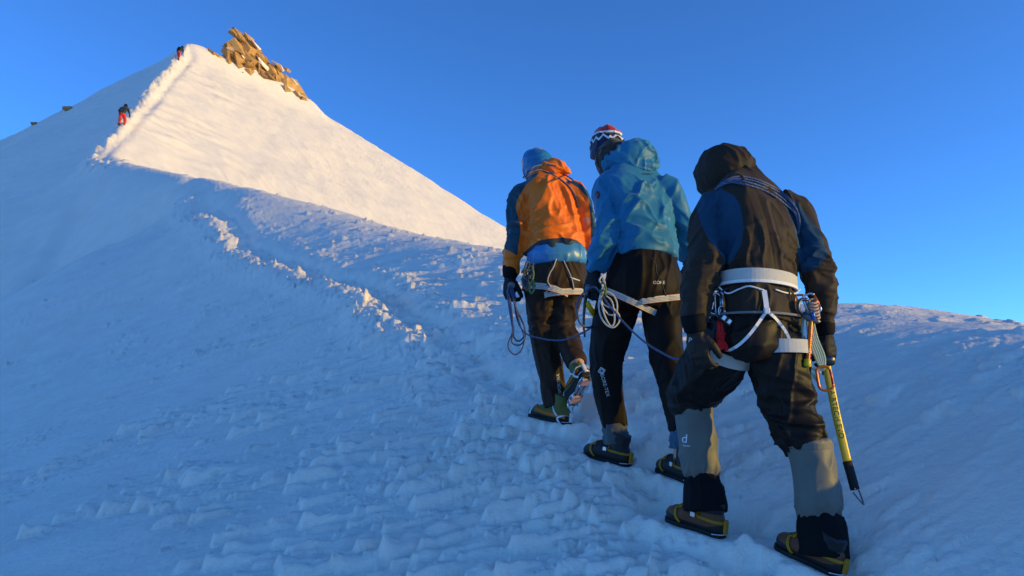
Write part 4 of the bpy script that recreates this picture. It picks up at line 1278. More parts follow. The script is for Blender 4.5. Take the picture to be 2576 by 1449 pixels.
make_body(B_BASE, B, [b_torso, b_larm, b_rarm, b_pelvis, b_lleg, b_rleg, [(1546, 1070, 4.0, 26, 1), (1552, 1150, 3.99, 24, 1)], [(1717, 1080, 3.76, 26, 1), (1713, 1190, 3.75, 24, 1)]], at(1533, 388, 4.21), fB, UPZ)
B_all = joint_bvh(B_jk, B_pt)
lb, rb = raw_bvh(b_lleg, 1.06), raw_bvh(b_rleg, 1.06)
o = band('leg_loop', lb, at(1568, 752, 3.99), at(1592, 700, 3.97) - at(1550, 790, 4.0), 0.017, M['striped'], B, B_BASE, n=44, lift=0.004, bvh2=B_pt.bvh, side=Vector((-.6, -.8, 0))); add_across(o)
o = band('leg_loop', rb, at(1670, 760, 3.945), (-0.16, 0.05, 1), 0.017, M['striped'], B, B_BASE, n=44, lift=0.004, bvh2=B_pt.bvh, side=Vector((.6, -.8, 0))); add_across(o)
box_part('webbing_tab', onto(rb, at(1714, 745, 3.8), (0, 1, 0), 0.006), (1, 0, .2), (0, 1, 0), (-.2, 0, 1), .011, .004, .018, M['orange_webbing'], B, B_BASE)
lettering('print', 'GORE', B_pt.bvh, at(1658, 711, 3.8), (1, 0, 0), (0, 0, 1), 0.0235, M['print'], B_pt.o, B_BASE)
ex = at(1528, 990, 4.0) - at(1515, 944, 4.0)
lettering('print', 'GORE-TEX', B_pt.bvh, at(1521.5, 968, 3.9), ex, Vector((ex.z, 0, -ex.x)) * -1, 0.0265, M['print'], B_pt.o, B_BASE)
dc = at(1513.5, 933, 3.9)
for rr_, hh_ in ((0.019, 0.0022), (0.0105, 0.0022)):
    q = [dc + Vector((math.cos(R(90 * k + 10)) * rr_, 0, math.sin(R(90 * k + 10)) * rr_)) for k in range(5)]
    for k in range(4):
        strap_on('print', B_pt.bvh, [q[k], (q[k] + q[k + 1]) / 2, q[k + 1]], hh_, M['print'], B_pt.o, B_BASE, off=0.002, thick=0.0006, sub=3)
lettering('print', 'MAMMUT', B_jk.bvh, at(1629, 438, 3.9), (1, 0, 0), (0, 0, 1), 0.0145, M['print_dark'], B_jk.o, B_BASE)


def oval(bvh, c, rx, rz, m, off, nm, parent, base):
    V = [onto(bvh, c, (0, 1, 0), off)] + [onto(bvh, c + Vector((math.cos(t) * rx, 0, math.sin(t) * rz)), (0, 1, 0), off) for t in np.linspace(0, 2 * math.pi, 17)[:-1]]
    return rel(add_mesh(nm, V, [(0, 1 + k, 1 + (k + 1) % 16) for k in range(16)], m, smooth=False), parent, base)


oval(B_jk.bvh, at(1503, 490, 3.8), 0.012, 0.021, M['print_dark'], 0.003, 'emblem', B_jk.o, B_BASE)
oval(B_jk.bvh, at(1503, 491, 3.8), 0.006, 0.013, M['red_metal'], 0.005, 'emblem', B_jk.o, B_BASE)
rope('seam_cord', [onto(B_pt.bvh, at(x, y, 3.8), (0, 1, 0), 0.002) for x, y in ((1640, 650), (1650, 665), (1652, 685), (1662, 700), (1668, 722), (1676, 745))], 0.002, M['dark_cord'], B_pt.o, B_BASE)

# ================================================================== leading climber, orange jacket
C_BASE = Vector((at(1400, 1070, 4.75).x, 4.75, ground(at(1400, 1070, 4.75).x, 4.75)))
C = empty('person', C_BASE, 'leading climber in orange jacket with blue hood up and one foot lifted', 'person')
c_torso = [(1397, 648, 4.7, 78, .74), (1397, 615, 4.72, 77, .74), (1394, 565, 4.76, 75, .71), (1390, 515, 4.8, 80, .64), (1384, 480, 4.84, 78, .58), (1374, 454, 4.87, 56, .72), (1362, 434, 4.9, 38, .9)]
c_larm = [(1336, 476, 4.83, 28, 1), (1309, 500, 4.79, 31, 1), (1299, 550, 4.74, 27, 1), (1301, 600, 4.7, 26, 1), (1290, 645, 4.69, 23, 1), (1284, 680, 4.7, 20, 1), (1283, 692, 4.7, 18, 1)]
c_rarm = [(1430, 474, 4.83, 27, 1), (1457, 492, 4.81, 27, 1), (1473, 540, 4.78, 23, 1), (1480, 590, 4.78, 21, 1), (1481, 640, 4.82, 18, 1)]
c_pelvis = [(1400, 645, 4.7, 68, .76), (1403, 680, 4.7, 71, .82), (1403, 715, 4.7, 73, .84), (1400, 742, 4.71, 60, .82)]
c_lleg = [(1362, 710, 4.72, 42, .95), (1360, 760, 4.74, 40, 1), (1362, 811, 4.76, 34, 1), (1374, 880, 4.77, 34, 1), (1388, 950, 4.76, 31, 1), (1396, 1005, 4.74, 29, 1), (1398, 1024, 4.74, 28, 1)]
c_rleg = [(1434, 705, 4.7, 38, .95), (1424, 760, 4.74, 35, 1), (1412, 815, 4.76, 31, 1), (1424, 850, 4.72, 30, 1), (1441, 888, 4.65, 27, 1), (1451, 916, 4.59, 25, 1)]


def fc_jacket(P):
    d = fold(P, (-.18, 0, 1), 0.10, 0.6, 0.012, 19)
    d += limb_folds(P, [(at(1350, 520, 4.68), .16, (.35, 0, 1), .06, .022), (at(1420, 490, 4.7), .16, (-.3, 0, 1), .06, .018), (at(1400, 590, 4.62), .20, (1, 0, .25), .07, .014), (at(1302, 585, 4.66), .13, (1, 0, -.3), .05, .018),
                        (at(1290, 640, 4.66), .10, (1, 0, .3), .04, .012), (at(1478, 560, 4.75), .13, (1, 0, .4), .045, .020), (at(1310, 520, 4.74), .1, (.6, 0, -1), .05, .016), (at(1400, 632, 4.6), .2, (1, 0, .05), .04, .014)], 81)
    return d


tealL = [(1357, 432), (1322, 467), (1303, 500), (1297, 523), (1308, 571), (1309, 592), (1304, 622), (1301, 650), (1270, 632), (1240, 600), (1240, 500), (1280, 445), (1320, 430)]
tealR = [(1418, 440), (1455, 460), (1480, 480), (1510, 515), (1510, 630), (1486, 628), (1483, 550), (1478, 505), (1456, 476), (1430, 458)]
hemC = [(1316, 633), (1357, 609), (1415, 601), (1452, 604), (1481, 617), (1484, 680), (1410, 680), (1314, 680)]
C_jk = Garment('jacket', [chain(c_torso, FT, expo=2.5), chain(c_larm, FW), chain(c_rarm, FW)], 0.008, M['orange'], C, C_BASE, folds=fc_jacket,
               panels={'teal': lambda P: np.maximum(poly_sd(P, tealL, 4.72), poly_sd(P, tealR, 4.78)), 'dark': lambda P: np.minimum(poly_sd(P, hemC, 4.62), (P[:, 0] - at(1313, 600, 4.62).x))}, smooth=5, label='orange shell jacket with dark teal shoulders and sleeves')
Garment('hood', [chain([(1336, 442, 4.86, 9, 1), (1364, 429, 4.83, 17, 1.1), (1394, 420, 4.81, 19, 1.1), (1418, 427, 4.83, 15, 1.1), (1431, 438, 4.85, 8, 1)], (0, 0, 1)), chain([(1385, 404, 4.85, 8, 1), (1405, 410, 4.82, 11, .6), (1422, 424, 4.81, 11, .5), (1433, 438, 4.82, 6, .5)], (0, 0, 1))], 0.007, M['orange'], C, C_BASE,
        folds=lambda P: fold(P, (1, 0, -.3), 0.04, 0.16, 0.012, 27), smooth=3, panels={'teal': lambda P: np.full(len(P), -1.0), 'dark': lambda P: np.full(len(P), -1.0)}, label='folded orange jacket hood')
hC = at(1350, 412, 4.93)
Garment('hood', [chain([(1358, 446, 4.89, 34, 1.1), (1352, 426, 4.91, 38, 1.15), (1350, 404, 4.925, 37, 1.2), (1350, 388, 4.93, 30, 1.15), (1351, 378, 4.93, 18, 1.1), (1351, 374, 4.93, 8, 1)], FW)], 0.007, M['hood_blue'], C, C_BASE, folds=lambda P: fold(P, (1, .4, .1), 0.06, 0.3, 0.005, 28) + fold(P, (.2, .3, 1), 0.05, 0.2, 0.002, 29), smooth=4,
        open_cut=lambda P: (((P - np.array(hC)) @ np.array(FW)) > 0.075), label='shiny blue hood pulled up')
Garment('jacket_liner', [chain([(1398, 628, 4.7, 74, .76), (1400, 642, 4.695, 79, .78), (1402, 656, 4.69, 78, .78), (1403, 668, 4.69, 70, .78)], FW, expo=2.4)], 0.008, M['puffy'], C, C_BASE, folds=lambda P: fold(P, (.1, 0, 1), 0.07, 0.1, 0.006, 37), smooth=3, label='light blue down jacket hem')
fc_pants = lambda P: fold(P, (-.2, 0, 1), 0.07, 0.3, 0.010, 33) + limb_folds(P, [(at(1365, 815, 4.72), .13, (1, 0, .35), .05, .015), (at(1415, 815, 4.7), .12, (1, 0, .3), .045, .015), (at(1390, 930, 4.7), .15, (-.15, 0, 1), .05, .012), (at(1400, 735, 4.6), .12, (.2, 0, 1), .05, .010)], 91)
C_pt = Garment('trousers', [chain(c_pelvis, FT, expo=2.4), chain(c_lleg, FW), chain(c_rleg, FW)], 0.008, M['pants_c'], C, C_BASE, folds=fc_pants, smooth=5, label='dark brown shell trousers with silver lettering')
boot('boot', at(1430, 1076, 4.64), at(1332, 1054, 4.86), (0, 0, 1), M['boot_green'], M['white_plastic'], C, C_BASE, shaft=0.19, crampon='steel', strap_style='white')
hl, tl = at(1476, 948, 4.47), at(1436, 1020, 4.66)
boot('boot', hl, tl, (at(1448, 905, 4.60) - hl), M['boot_green'], M['white_plastic'], C, C_BASE, shaft=0.16, crampon='steel', strap_style='white', sole_mat=M['sole_pink'])
C_gl = glove('glove', at(1283, 702, 4.70), (-0.05, 0.1, -1), (-0.75, -0.55, 0.1), -1, M['glove'], C, C_BASE, size=1.15, curl=1.6, cuff=M['black'], voxel=0.005)
oval(C_gl.bvh, at(1286, 718, 4.5), .024, .022, M['grey_cloth'], 0.004, 'knuckle_patch', C_gl.o, C_BASE)
glove('glove', at(1481, 655, 4.84), (-0.1, 0.3, -1), (0.8, -0.4, 0.1), 1, M['glove'], C, C_BASE, size=1.0, curl=1.3, cuff=M['black'], voxel=0.005)
make_body(C_BASE, C, [c_torso, c_larm, c_rarm, c_pelvis, c_lleg, c_rleg, [(1398, 1010, 4.74, 24, 1), (1402, 1050, 4.73, 22, 1)], [(1450, 910, 4.6, 22, 1), (1458, 935, 4.56, 20, 1)]], at(1350, 414, 4.935), FW, UPZ)
C_all = joint_bvh(C_jk, C_pt)
lc, rc = raw_bvh(c_lleg, 1.08), raw_bvh(c_rleg, 1.08)
o = band('leg_loop', lc, at(1364, 734, 4.73), (0.25, 0.05, 1) , 0.021, M['striped'], C, C_BASE, n=44, lift=0.003, bvh2=C_pt.bvh, side=Vector((-.6, -.8, 0))); add_across(o)
o = band('leg_loop', rc, at(1430, 744, 4.73), (-0.12, 0.05, 1), 0.021, M['striped'], C, C_BASE, n=44, lift=0.003, bvh2=C_pt.bvh, side=Vector((.6, -.8, 0))); add_across(o)
for pts in ([(1402, 640), (1394, 668), (1382, 690), (1378, 708), (1386, 722)], [(1410, 640), (1424, 668), (1438, 700), (1444, 728), (1446, 742)]):
    rope('elastic_strap', [onto(C_all, at(x, y, 4.5), (0, 1, 0), 0.008) for x, y in pts], 0.0032, M['white_cord'], C, C_BASE)
ex = at(1405, 943, 4.7) - at(1411, 1003, 4.7)
lettering('print', 'LA SPORTIVA', C_pt.bvh, at(1407, 973, 4.6), ex, Vector((-ex.z, 0, ex.x)), 0.027, M['print'], C_pt.o, C_BASE)
strap_on('pocket_zip', C_pt.bvh, [at(1434, 697, 4.5), at(1447, 702, 4.5), at(1459, 706, 4.5)], 0.003, M['white_tape'], C_pt.o, C_BASE)

# ------------------------------------------------------------------ far climbers on the arete
def far_climber(x, y, label, jacket, trousers, bend, stride, turn, pack=False):
    z = ground(x, y) - 0.03
    base = Vector((x, y, z)); e = empty('person', base, label, 'person', None)
    f = Vector((math.sin(turn), math.cos(turn), 0)); s = Vector((f.y, -f.x, 0)); u = UPZ
    p = lambda a, b, c: base + s * a + f * b + u * c
    hip = p(0, 0, .88); ch = p(0, bend * .36, .88 + .42); nk = p(0, bend * .5, .88 + .56); hd = p(0, bend * .62, .88 + .66)
    Garment('jacket', [loft([hip - u * .08, hip + u * .05, (hip + ch) / 2, ch, nk], [.18, .19, .20, .22, .12], [.14, .15, .16, .16, .12], f, 16)] +
            [loft([ch + s * (sg * .17) + u * .04, p(sg * .30, bend * .3 + .02, 1.12), p(sg * .27, bend * .5 + .16 * sg * stride, .90)], [.075, .065, .05], [.075, .065, .05], f, 12) for sg in (-1, 1)], .022, jacket, e, base, folds=lambda P: fold(P, (.2, 0, 1), .12, .3, .02, 3), smooth=2)
    Garment('trousers', [loft([hip + u * .04, hip - u * .05, hip - u * .14], [.16, .175, .15], [.13, .14, .13], f, 16)] +
            [loft([p(sg * .09, 0, .85), p(sg * .11, .12 + .12 * sg * stride, .48), p(sg * .10, .16 * sg * stride, .10)], [.11, .09, .07], [.11, .09, .07], f, 12) for sg in (-1, 1)], .022, trousers, e, base, folds=lambda P: fold(P, (.2, 0, 1), .1, .3, .02, 4), smooth=2)
    for sg in (-1, 1):
        Garment('boot', [loft([p(sg * .10, .16 * sg * stride - .09, .06), p(sg * .10, .16 * sg * stride + .05, .07), p(sg * .11, .16 * sg * stride + .2, .05)], [.05, .055, .03], [.06, .06, .04], u, 10), loft([p(sg * .10, .16 * sg * stride, .05), p(sg * .10, .16 * sg * stride, .17)], [.06, .065], [.06, .065], f, 10)], .02, M['boot_black'], e, base, smooth=1, panels={'rand': lambda P: np.full(len(P), -1.0)})
        Garment('glove', [ellipsoid(p(sg * .27, bend * .5 + .16 * sg * stride, .86), (.045, .04, .07))], .015, M['glove'], e, base, smooth=1)
    Garment('hood', [ellipsoid(hd + u * .02, (.115, .13, .14), (s, f, u)), loft([nk - u * .04, hd], [.11, .09], [.11, .09], f, 12)], .018, M['black'], e, base, smooth=2)
    hp, *_ = head_parts(hd + f * .03, f, u)
    Garment('body', hp + [loft([hip, ch, hd], [.12, .15, .06], [.1, .11, .06], f, 12)], .02, M['skin'], e, base, smooth=1)
    if pack:
        Garment('backpack', [loft([hip + u * .12 - f * .1, (hip + ch) / 2 - f * .2, ch - f * .2 + u * .06], [.13, .16, .13], [.07, .1, .07], f, 14, 3)], .02, M['black'], e, base, smooth=2)
    return e


M['far_red'] = cloth_material('red_trousers', (0.62, 0.035, 0.018))
M['far_jacket'] = cloth_material('dark_slate_jacket', (0.020, 0.026, 0.028))


def hit(dx, dy, y0=20, y1=110):
    """where the picture ray meets the mountain"""
    last = y0
    for k in range(900):
        Y = y0 + (y1 - y0) * k / 899
        p = at(dx, dy, Y)
        if ground(p.x, p.y) > p.z:
            return p
        last = Y
    return None


def on_arete(y, side=0.0):
    return (-11.52 - .302 * y + side, y)


pl = on_arete(46.0, 0.1); pu = on_arete(66.0, 0.0)
far_climber(pl[0], pl[1], 'lower of two distant climbers on the snow crest, dark jacket and red trousers', M['far_jacket'], M['far_red'], 0.75, 0.9, R(-8))
far_climber(pu[0], pu[1], 'upper of two distant climbers, close below the summit, bent under a black pack', M['far_jacket'], M['far_red'], 0.8, -0.8, R(10), pack=True)

# ------------------------------------------------------------------ ropes
RR = 0.0052


def rope_thing(strands, label, material='rope', radius=RR, name='climbing_rope', cat='rope', sub=8, group=None):
    """a rope whose separate strands are its parts"""
    b = Vector(strands[0][0])
    if len(strands) == 1:
        o = rope(name, [Vector(p) - b for p in strands[0]], radius, M[material], sub=sub)
        o.location = b; return tag(o, label, cat, group)
    e = empty(name, b, label, cat, group)
    for s in strands:
        rope('strand', s, radius, M[material], e, b, sub=sub)
    return e


# coils in the leader's hand, then across to the middle climber
coil = [(1284, 728, 4.60), (1296, 770, 4.60), (1308, 815, 4.60), (1319, 850, 4.60), (1312, 880, 4.60), (1296, 892, 4.60), (1281, 880, 4.60), (1279, 862, 4.60), (1290, 830, 4.60), (1286, 770, 4.59), (1278, 732, 4.60),
        (1284, 722, 4.62), (1292, 735, 4.61), (1299, 775, 4.61), (1316, 812, 4.61), (1322, 845, 4.61), (1312, 865, 4.61), (1298, 868, 4.61), (1287, 858, 4.61), (1292, 828, 4.61), (1284, 780, 4.60), (1276, 735, 4.61),
        (1283, 720, 4.63), (1290, 732, 4.62), (1301, 780, 4.62), (1320, 825, 4.62), (1318, 846, 4.62), (1305, 858, 4.62), (1293, 848, 4.62), (1288, 815, 4.62), (1281, 775, 4.62), (1277, 738, 4.62), (1284, 723, 4.64), (1292, 742, 4.63),
        (1300, 800, 4.62), (1322, 838, 4.58), (1365, 852, 4.45), (1410, 856, 4.32), (1450, 845, 4.20), (1490, 823, 4.08), (1520, 805, 4.10)]
rope_thing([[at(*p) for p in coil]], 'blue climbing rope hanging in coils from the leading climber\'s left hand', sub=6)
loop = [(1530, 800, 4.10), (1500, 815, 4.08), (1478, 824, 3.95), (1459, 812, 3.87), (1452, 785, 3.84), (1455, 755, 3.82), (1470, 735, 3.82), (1490, 722, 3.82), (1505, 730, 3.80), (1530, 765, 3.74), (1570, 812, 3.66), (1615, 855, 3.57), (1660, 885, 3.47), (1706, 904, 3.36), (1745, 890, 3.28), (1790, 830, 3.24)]
rope_thing([[at(*p) for p in loop]], 'blue rope looping from the middle climber\'s left hand down to the nearest climber', sub=7)
A_hj = joint_bvh(A_jk, A_hd)
st = []
for k, (dx, dy) in enumerate(((0, 0), (2, 6.5), (-3, 12), (-6, 18))):
    pts = [(1806 + dx, 470 + dy * .4), (1822 + dx, 457 + dy * .5), (1846 + dx, 446 + dy * .7), (1880 + dx, 446 + dy), (1920 + dx, 458 + dy), (1955 + dx, 476 + dy), (1985 + dx, 500 + dy), (2004 + dx * .6, 528 + dy * .6), (2010 + dx * .5, 560 + dy * .3), (2008, 590)]
    st.append([onto(A_hj, at(x, y, 2.9), (0, 1, -.25), RR * (0.9 + 0.5 * (k % 2))) for x, y in pts])
rope_thing(st, 'blue rope strands slung over the nearest climber\'s right shoulder', sub=6)
st = []
for pts in ([(1316, 448), (1326, 434), (1345, 428), (1372, 432), (1402, 446), (1430, 468), (1448, 496), (1456, 522)], [(1322, 446), (1336, 432), (1362, 427), (1392, 436), (1420, 440), (1440, 452)], [(1322, 438), (1342, 420), (1370, 414), (1398, 418)]):
    st.append([onto(C_jk.bvh, at(x, y, 4.5), (0, 1, -.1), RR) for x, y in pts])
rope_thing(st, 'blue rope strands slung round the leading climber\'s neck and shoulder', sub=6)

# ------------------------------------------------------------------ cord bundles
b0 = [(1513, 688, 3.80), (1518, 712, 3.79), (1512, 735, 3.79), (1506, 765, 3.79), (1511, 795, 3.79), (1524, 816, 3.79), (1542, 824, 3.79), (1556, 812, 3.79), (1558, 795, 3.79), (1546, 778, 3.79), (1526, 770, 3.78), (1514, 758, 3.78),
      (1520, 735, 3.78), (1540, 740, 3.78), (1552, 762, 3.78), (1550, 788, 3.78), (1534, 792, 3.78), (1518, 776, 3.77), (1510, 750, 3.77), (1516, 722, 3.77), (1508, 705, 3.77), (1516, 696, 3.78), (1522, 720, 3.77), (1513, 748, 3.77), (1519, 788, 3.77), (1536, 820, 3.77), (1546, 806, 3.77), (1540, 760, 3.77), (1522, 742, 3.77)]
rope_thing([[at(*p) for p in b0]], 'bundle of thin white cord hanging from the middle climber\'s left hand', 'white_cord', 0.0042, 'cord_bundle', 'cord', 5)
e_ = at(1518, 745, 3.76)
rope_thing([[e_ + Vector((.012 * math.cos(t), -.006 + .004 * math.sin(3 * t), .02 * math.sin(t) + 0.006 * t)) for t in np.linspace(0, 9, 14)]], 'small green cord knot beside the middle climber\'s glove', 'moss_cord', 0.005, 'cord_knot', 'cord', 4)
rng = random.Random(5)
rp = []
for k in range(9):
    x0 = 1813 + rng.uniform(-9, 9)
    rp += [at(x0, 806, 3.0), at(x0 + rng.uniform(-3, 3) + 1, 835, 2.99), at(1817 + rng.uniform(-11, 11), 862, 2.985), at(1820 + rng.uniform(-13, 13), 880 + rng.uniform(-4, 5), 2.985), at(1817 + rng.uniform(-9, 9), 850, 2.99), at(1813 + rng.uniform(-8, 8), 822, 3.0)]
for k in range(5):
    for t in range(8):
        a = t * math.pi / 4
        rp.append(at(1815 + 12 * math.cos(a), 838 + 4.5 * k, 2.995 - 0.014 * math.sin(a)))
rope_thing([rp], 'red cord wound into a small bundle hanging on the nearest climber\'s left hip', 'red_cord', 0.0036, 'cord_bundle', 'cord', 4)
gp = []
for k in range(5):
    dx = 2.4 * k
    gp.append([at(2034 + dx, 760, 3.02), at(2030 + dx * 1.5, 800, 3.0), at(2036 + dx * 2.0, 850, 2.99), at(2050 + dx * 2.4, 895, 2.985), at(2064 + dx, 925, 2.985), at(2070 - dx * .4, 931, 2.985)])
gp.append([at(2022, 790, 3.02), at(2018, 840, 3.0), at(2026, 890, 2.99), at(2044, 925, 2.99), at(2064, 938, 2.99)])
gp.append([at(2020, 930, 3.0), at(2034, 938, 2.99), at(2042, 950, 2.985), at(2030, 956, 2.99), at(2024, 942, 3.0), at(2040, 936, 2.99), at(2062, 968, 2.99)])
rope_thing(gp, 'pale green and white slings bunched on the nearest climber\'s right hip', 'green_cord', 0.0048, 'sling_bundle', 'sling', 6)
pk = []
for k in range(6):
    for t in range(8):
        a = t * math.pi / 4
        pk.append(at(2045 + 1.2 * k + 10 * math.cos(a), 758 + 8 * k + 5 * math.sin(a), 2.995 - 0.014 * math.sin(a)))
rope_thing([pk], 'salmon pink cord wrapped in a short coil at the nearest climber\'s right hip', 'pink_cord', 0.0048, 'cord_bundle', 'cord', 4)
# leader's hip
rng = random.Random(9)
dk = []
for k in range(8):
    c = (1326 + rng.uniform(-7, 8), 690 + rng.uniform(-8, 30)); a0 = rng.uniform(0, 6)
    dk.append([at(c[0] + (9 + rng.uniform(-3, 3)) * math.cos(a0 + t), c[1] + (22 + rng.uniform(-5, 5)) * math.sin(a0 + t), 4.52 - 0.01 * math.sin(t * 2 + k) - .004 * k) for t in np.linspace(0, 5.6, 9)])
rope_thing(dk, 'dark patterned cord bundle on the leading climber\'s left hip', 'dark_cord', 0.0055, 'cord_bundle', 'cord', 5)
rope_thing([[at(1338, 668, 4.5), at(1342, 690, 4.49), at(1338, 712, 4.48), at(1343, 728, 4.48), at(1336, 738, 4.48), at(1332, 722, 4.48), at(1341, 706, 4.47), at(1346, 722, 4.48)]], 'moss green cord tied on the leading climber\'s left hip', 'moss_cord', 0.0065, 'cord_knot', 'cord', 5)

# ------------------------------------------------------------------ hardware
DN = (0, 0, -1)
carabiner('carabiner', at(1799, 738, 3.01), (-.06, 0, -1), (1, -.3, 0), .085, .045, .0045, M['steel'], M['steel'], 'slim silver carabiner hanging left of the nearest climber\'s red cord')
carabiner('carabiner', at(1809, 736, 3.0), (.02, 0, -1), (.6, -.8, 0), .10, .045, .0042, M['steel'], M['orange_metal'], 'silver carabiner with orange gate above the nearest climber\'s red cord')
carabiner('carabiner', at(1830, 727, 3.0), (.12, 0, -1), (-1, -.2, 0), .12, .06, .0055, M['black_metal'], M['steel'], 'large black carabiner on the left of the nearest climber\'s white belt', lock=True)
carabiner('carabiner', at(1851, 726, 3.0), (.40, 0, -1), (-1, 0, -.4), .115, .068, .0055, M['steel'], M['red_metal'], 'silver carabiner with red locking sleeve below the nearest climber\'s belt', lock=True)
e = empty('belay_device', at(1826, 805, 2.985), 'black and silver belay device hanging beside the red cord bundle', 'belay device')
eb = at(1826, 805, 2.985); ax = nz((.8, 0, -.6)); ay = nz((.6, 0, .8))
box_part('plate', eb, ax, (0, 1, 0), ay, .030, .012, .016, M['black_metal'], e, eb, 0.2)
for k in (-1, 1):
    box_part('slot', eb + ax * (.013 * k) - Vector((0, .011, 0)), ax, (0, 1, 0), ay, .008, .004, .010, M['steel'], e, eb, 0.2)
V, Fq, _, _ = tube_mesh(catmull([tuple(eb + ax * a + ay * b) for a, b in ((-.03, .0), (-.045, .012), (-.05, .03), (-.035, .04), (-.025, .02))], 4), .003)
rel(add_mesh('wire_loop', V, Fq, M['steel']), e, eb)
carabiner('carabiner', at(2014, 742, 3.02), (-.05, 0, -1), (1, -.2, 0), .075, .045, .005, M['orange_metal'], M['steel'], 'orange carabiner clipped to the right end of the white belt')
carabiner('carabiner', at(2032, 740, 3.0), (.35, 0, -1), (1, -.2, .3), .085, .05, .005, M['steel'], M['orange_metal'], 'silver carabiner with orange gate above the ice screw')
carabiner('carabiner', at(2070, 922, 2.975), (.10, 0, -1), (1, -.1, .1), .095, .055, .0055, M['orange_metal'], M['red_metal'], 'bright orange carabiner hanging below the slings beside the ice axe')
# ice screw
s0, s1 = at(2040, 806, 2.975), at(2030, 920, 2.97)
e = empty('ice_screw', s0, 'orange ice screw with yellow tip cap hanging on the nearest climber\'s right hip', 'ice screw')
dv = (s1 - s0).normalized(); Ls = (s1 - s0).length
n = 60; th = [s0 + dv * (Ls * i / n) for i in range(n + 1)]
V, Fq, _, _ = tube_mesh(th, [0.0088 if (i % 3 or i < 18) else 0.0108 for i in range(n + 1)], 12)
rel(add_mesh('screw_tube', V, Fq, M['orange_metal']), e, s0)
V, Fq, _, _ = tube_mesh([s1 - dv * .026, s1 - dv * .024, s1 + dv * .002, s1 + dv * .004], [.012, .0145, .0145, .012], 12)
rel(add_mesh('tip_cap', V, Fq, M['yellow_paint']), e, s0)
hb = s0 - Vector((0, .004, 0))
V, Fq = merge([loft([hb + Vector((-.030, 0, .030)), hb + Vector((-.018, 0, .016)), hb + Vector((.0, 0, .004)), hb + Vector((.022, 0, -.004)), hb + Vector((.036, 0, -.006))], [.010, .014, .015, .011, .004], [.004, .005, .005, .005, .004], Vector((0, 1, 0)), 14)])
rel(add_mesh('hanger', V, Fq, M['dark_steel']), e, s0)
V, Fq, _, _ = tube_mesh([s0 + Vector((.006, -.008, .002)), s0 + Vector((.006, -.010, .03)), s0 + Vector((.006, -.010, .034))], [.008, .007, .004], 10)
rel(add_mesh('crank_knob', V, Fq, M['blue_metal']), e, s0)
eb = at(2020, 772, 3.0)
e = empty('ice_screw', eb, 'dark hanger of a second ice screw behind the orange one', 'ice screw')
V, Fq, _, _ = tube_mesh(catmull([tuple(eb + Vector(p)) for p in ((.02, 0, .03), (-.01, -.005, .028), (-.024, -.01, .0), (-.012, -.01, -.028), (.02, -.006, -.036), (.04, 0, -.03))], 4), .007)
rel(add_mesh('hanger', V, Fq, M['dark_steel']), e, eb)


def ice_axe(label, shaft_px, low_px, spike_px, head_dir, w, Yoff=0.0, text=None):
    sp = [at(*p) for p in shaft_px]; b = sp[0]
    e = empty('ice_axe', b, label, 'ice axe')
    c = catmull([tuple(p) for p in sp], 6); c = [Vector(p) for p in c]
    V, Fq = loft(c, [w] * len(c), [w * .62] * len(c), Vector((0, 1, 0)), 16, 2.6)
    sh = rel(add_mesh('shaft', V, Fq, M['yellow_paint']), e, b)
    if low_px:
        g = [Vector(p) for p in catmull([tuple(at(*p)) for p in low_px], 6)]
        V, Fq = loft(g, [w * (1.08 + .05 * (i % 2)) for i in range(len(g))], [w * .7] * len(g), Vector((0, 1, 0)), 16, 2.6)
        rel(add_mesh('grip', V, Fq, M['rubber']), e, b)
    if spike_px:
        q = [at(*p) for p in spike_px]
        d = (q[-1] - q[0]); t = d.normalized(); s = t.cross(Vector((0, 1, 0))).normalized()
        for off, wd in ((-1, .0022), (1, .0022)):
            pth = [q[0] + s * (w * .75 * off), (q[0] + q[-1]) / 2 + s * (w * .45 * off), q[-1]]
            ribbon('spike', pth, [Vector((0, 1, 0))] * 3, .004, M['dark_steel'], e, b, .004)
        rel(add_mesh('rivet', *ellipsoid(q[0] - t * .012 - Vector((0, w * .66, 0)), (.004, .003, .004), None, 8, 6), M['steel']), e, b)
    hd = nz(head_dir); top = sp[0]; up = (sp[0] - sp[1]).normalized()
    pk = [top + up * .012 - hd * .03, top + up * .016, top + up * .012 + hd * .06, top - up * .002 + hd * .12, top - up * .030 + hd * .165]
    c = [Vector(p) for p in catmull([tuple(p) for p in pk], 4)]
    V, Fq = loft(c, [.013 - .009 * i / len(c) for i in range(len(c))], [.004] * len(c), hd.cross(up), 10, 3)
    rel(add_mesh('pick', V, Fq, M['dark_steel']), e, b)
    ad = [top + up * .012 - hd * .02, top + up * .008 - hd * .06, top - up * .008 - hd * .095]
    c = [Vector(p) for p in catmull([tuple(p) for p in ad], 4)]
    V, Fq = loft(c, [.008 + .002 * i for i in range(len(c))], [.006, .006, .008, .011, .014, .017, .019, .020, .021][:len(c)], up, 10, 3)
    rel(add_mesh('adze', V, Fq, M['dark_steel']), e, b)
    if text:
        tp, ex = at(*text[0]), at(*text[1]) - at(*text[0])
        exn = nz(ex); ey = Vector((exn.z, 0, -exn.x)) * -1
        bv = BVHTree.FromPolygons(*(lambda m: ([v.co + Vector((0, 0, 0)) for v in m.vertices], [tuple(p.vertices) for p in m.polygons]))(sh.data))
        lettering('shaft_print', text[2], bv, tp + ex * .5, exn, ey, text[3], M['print_dark'], sh, b, off=0.0012)
    return e


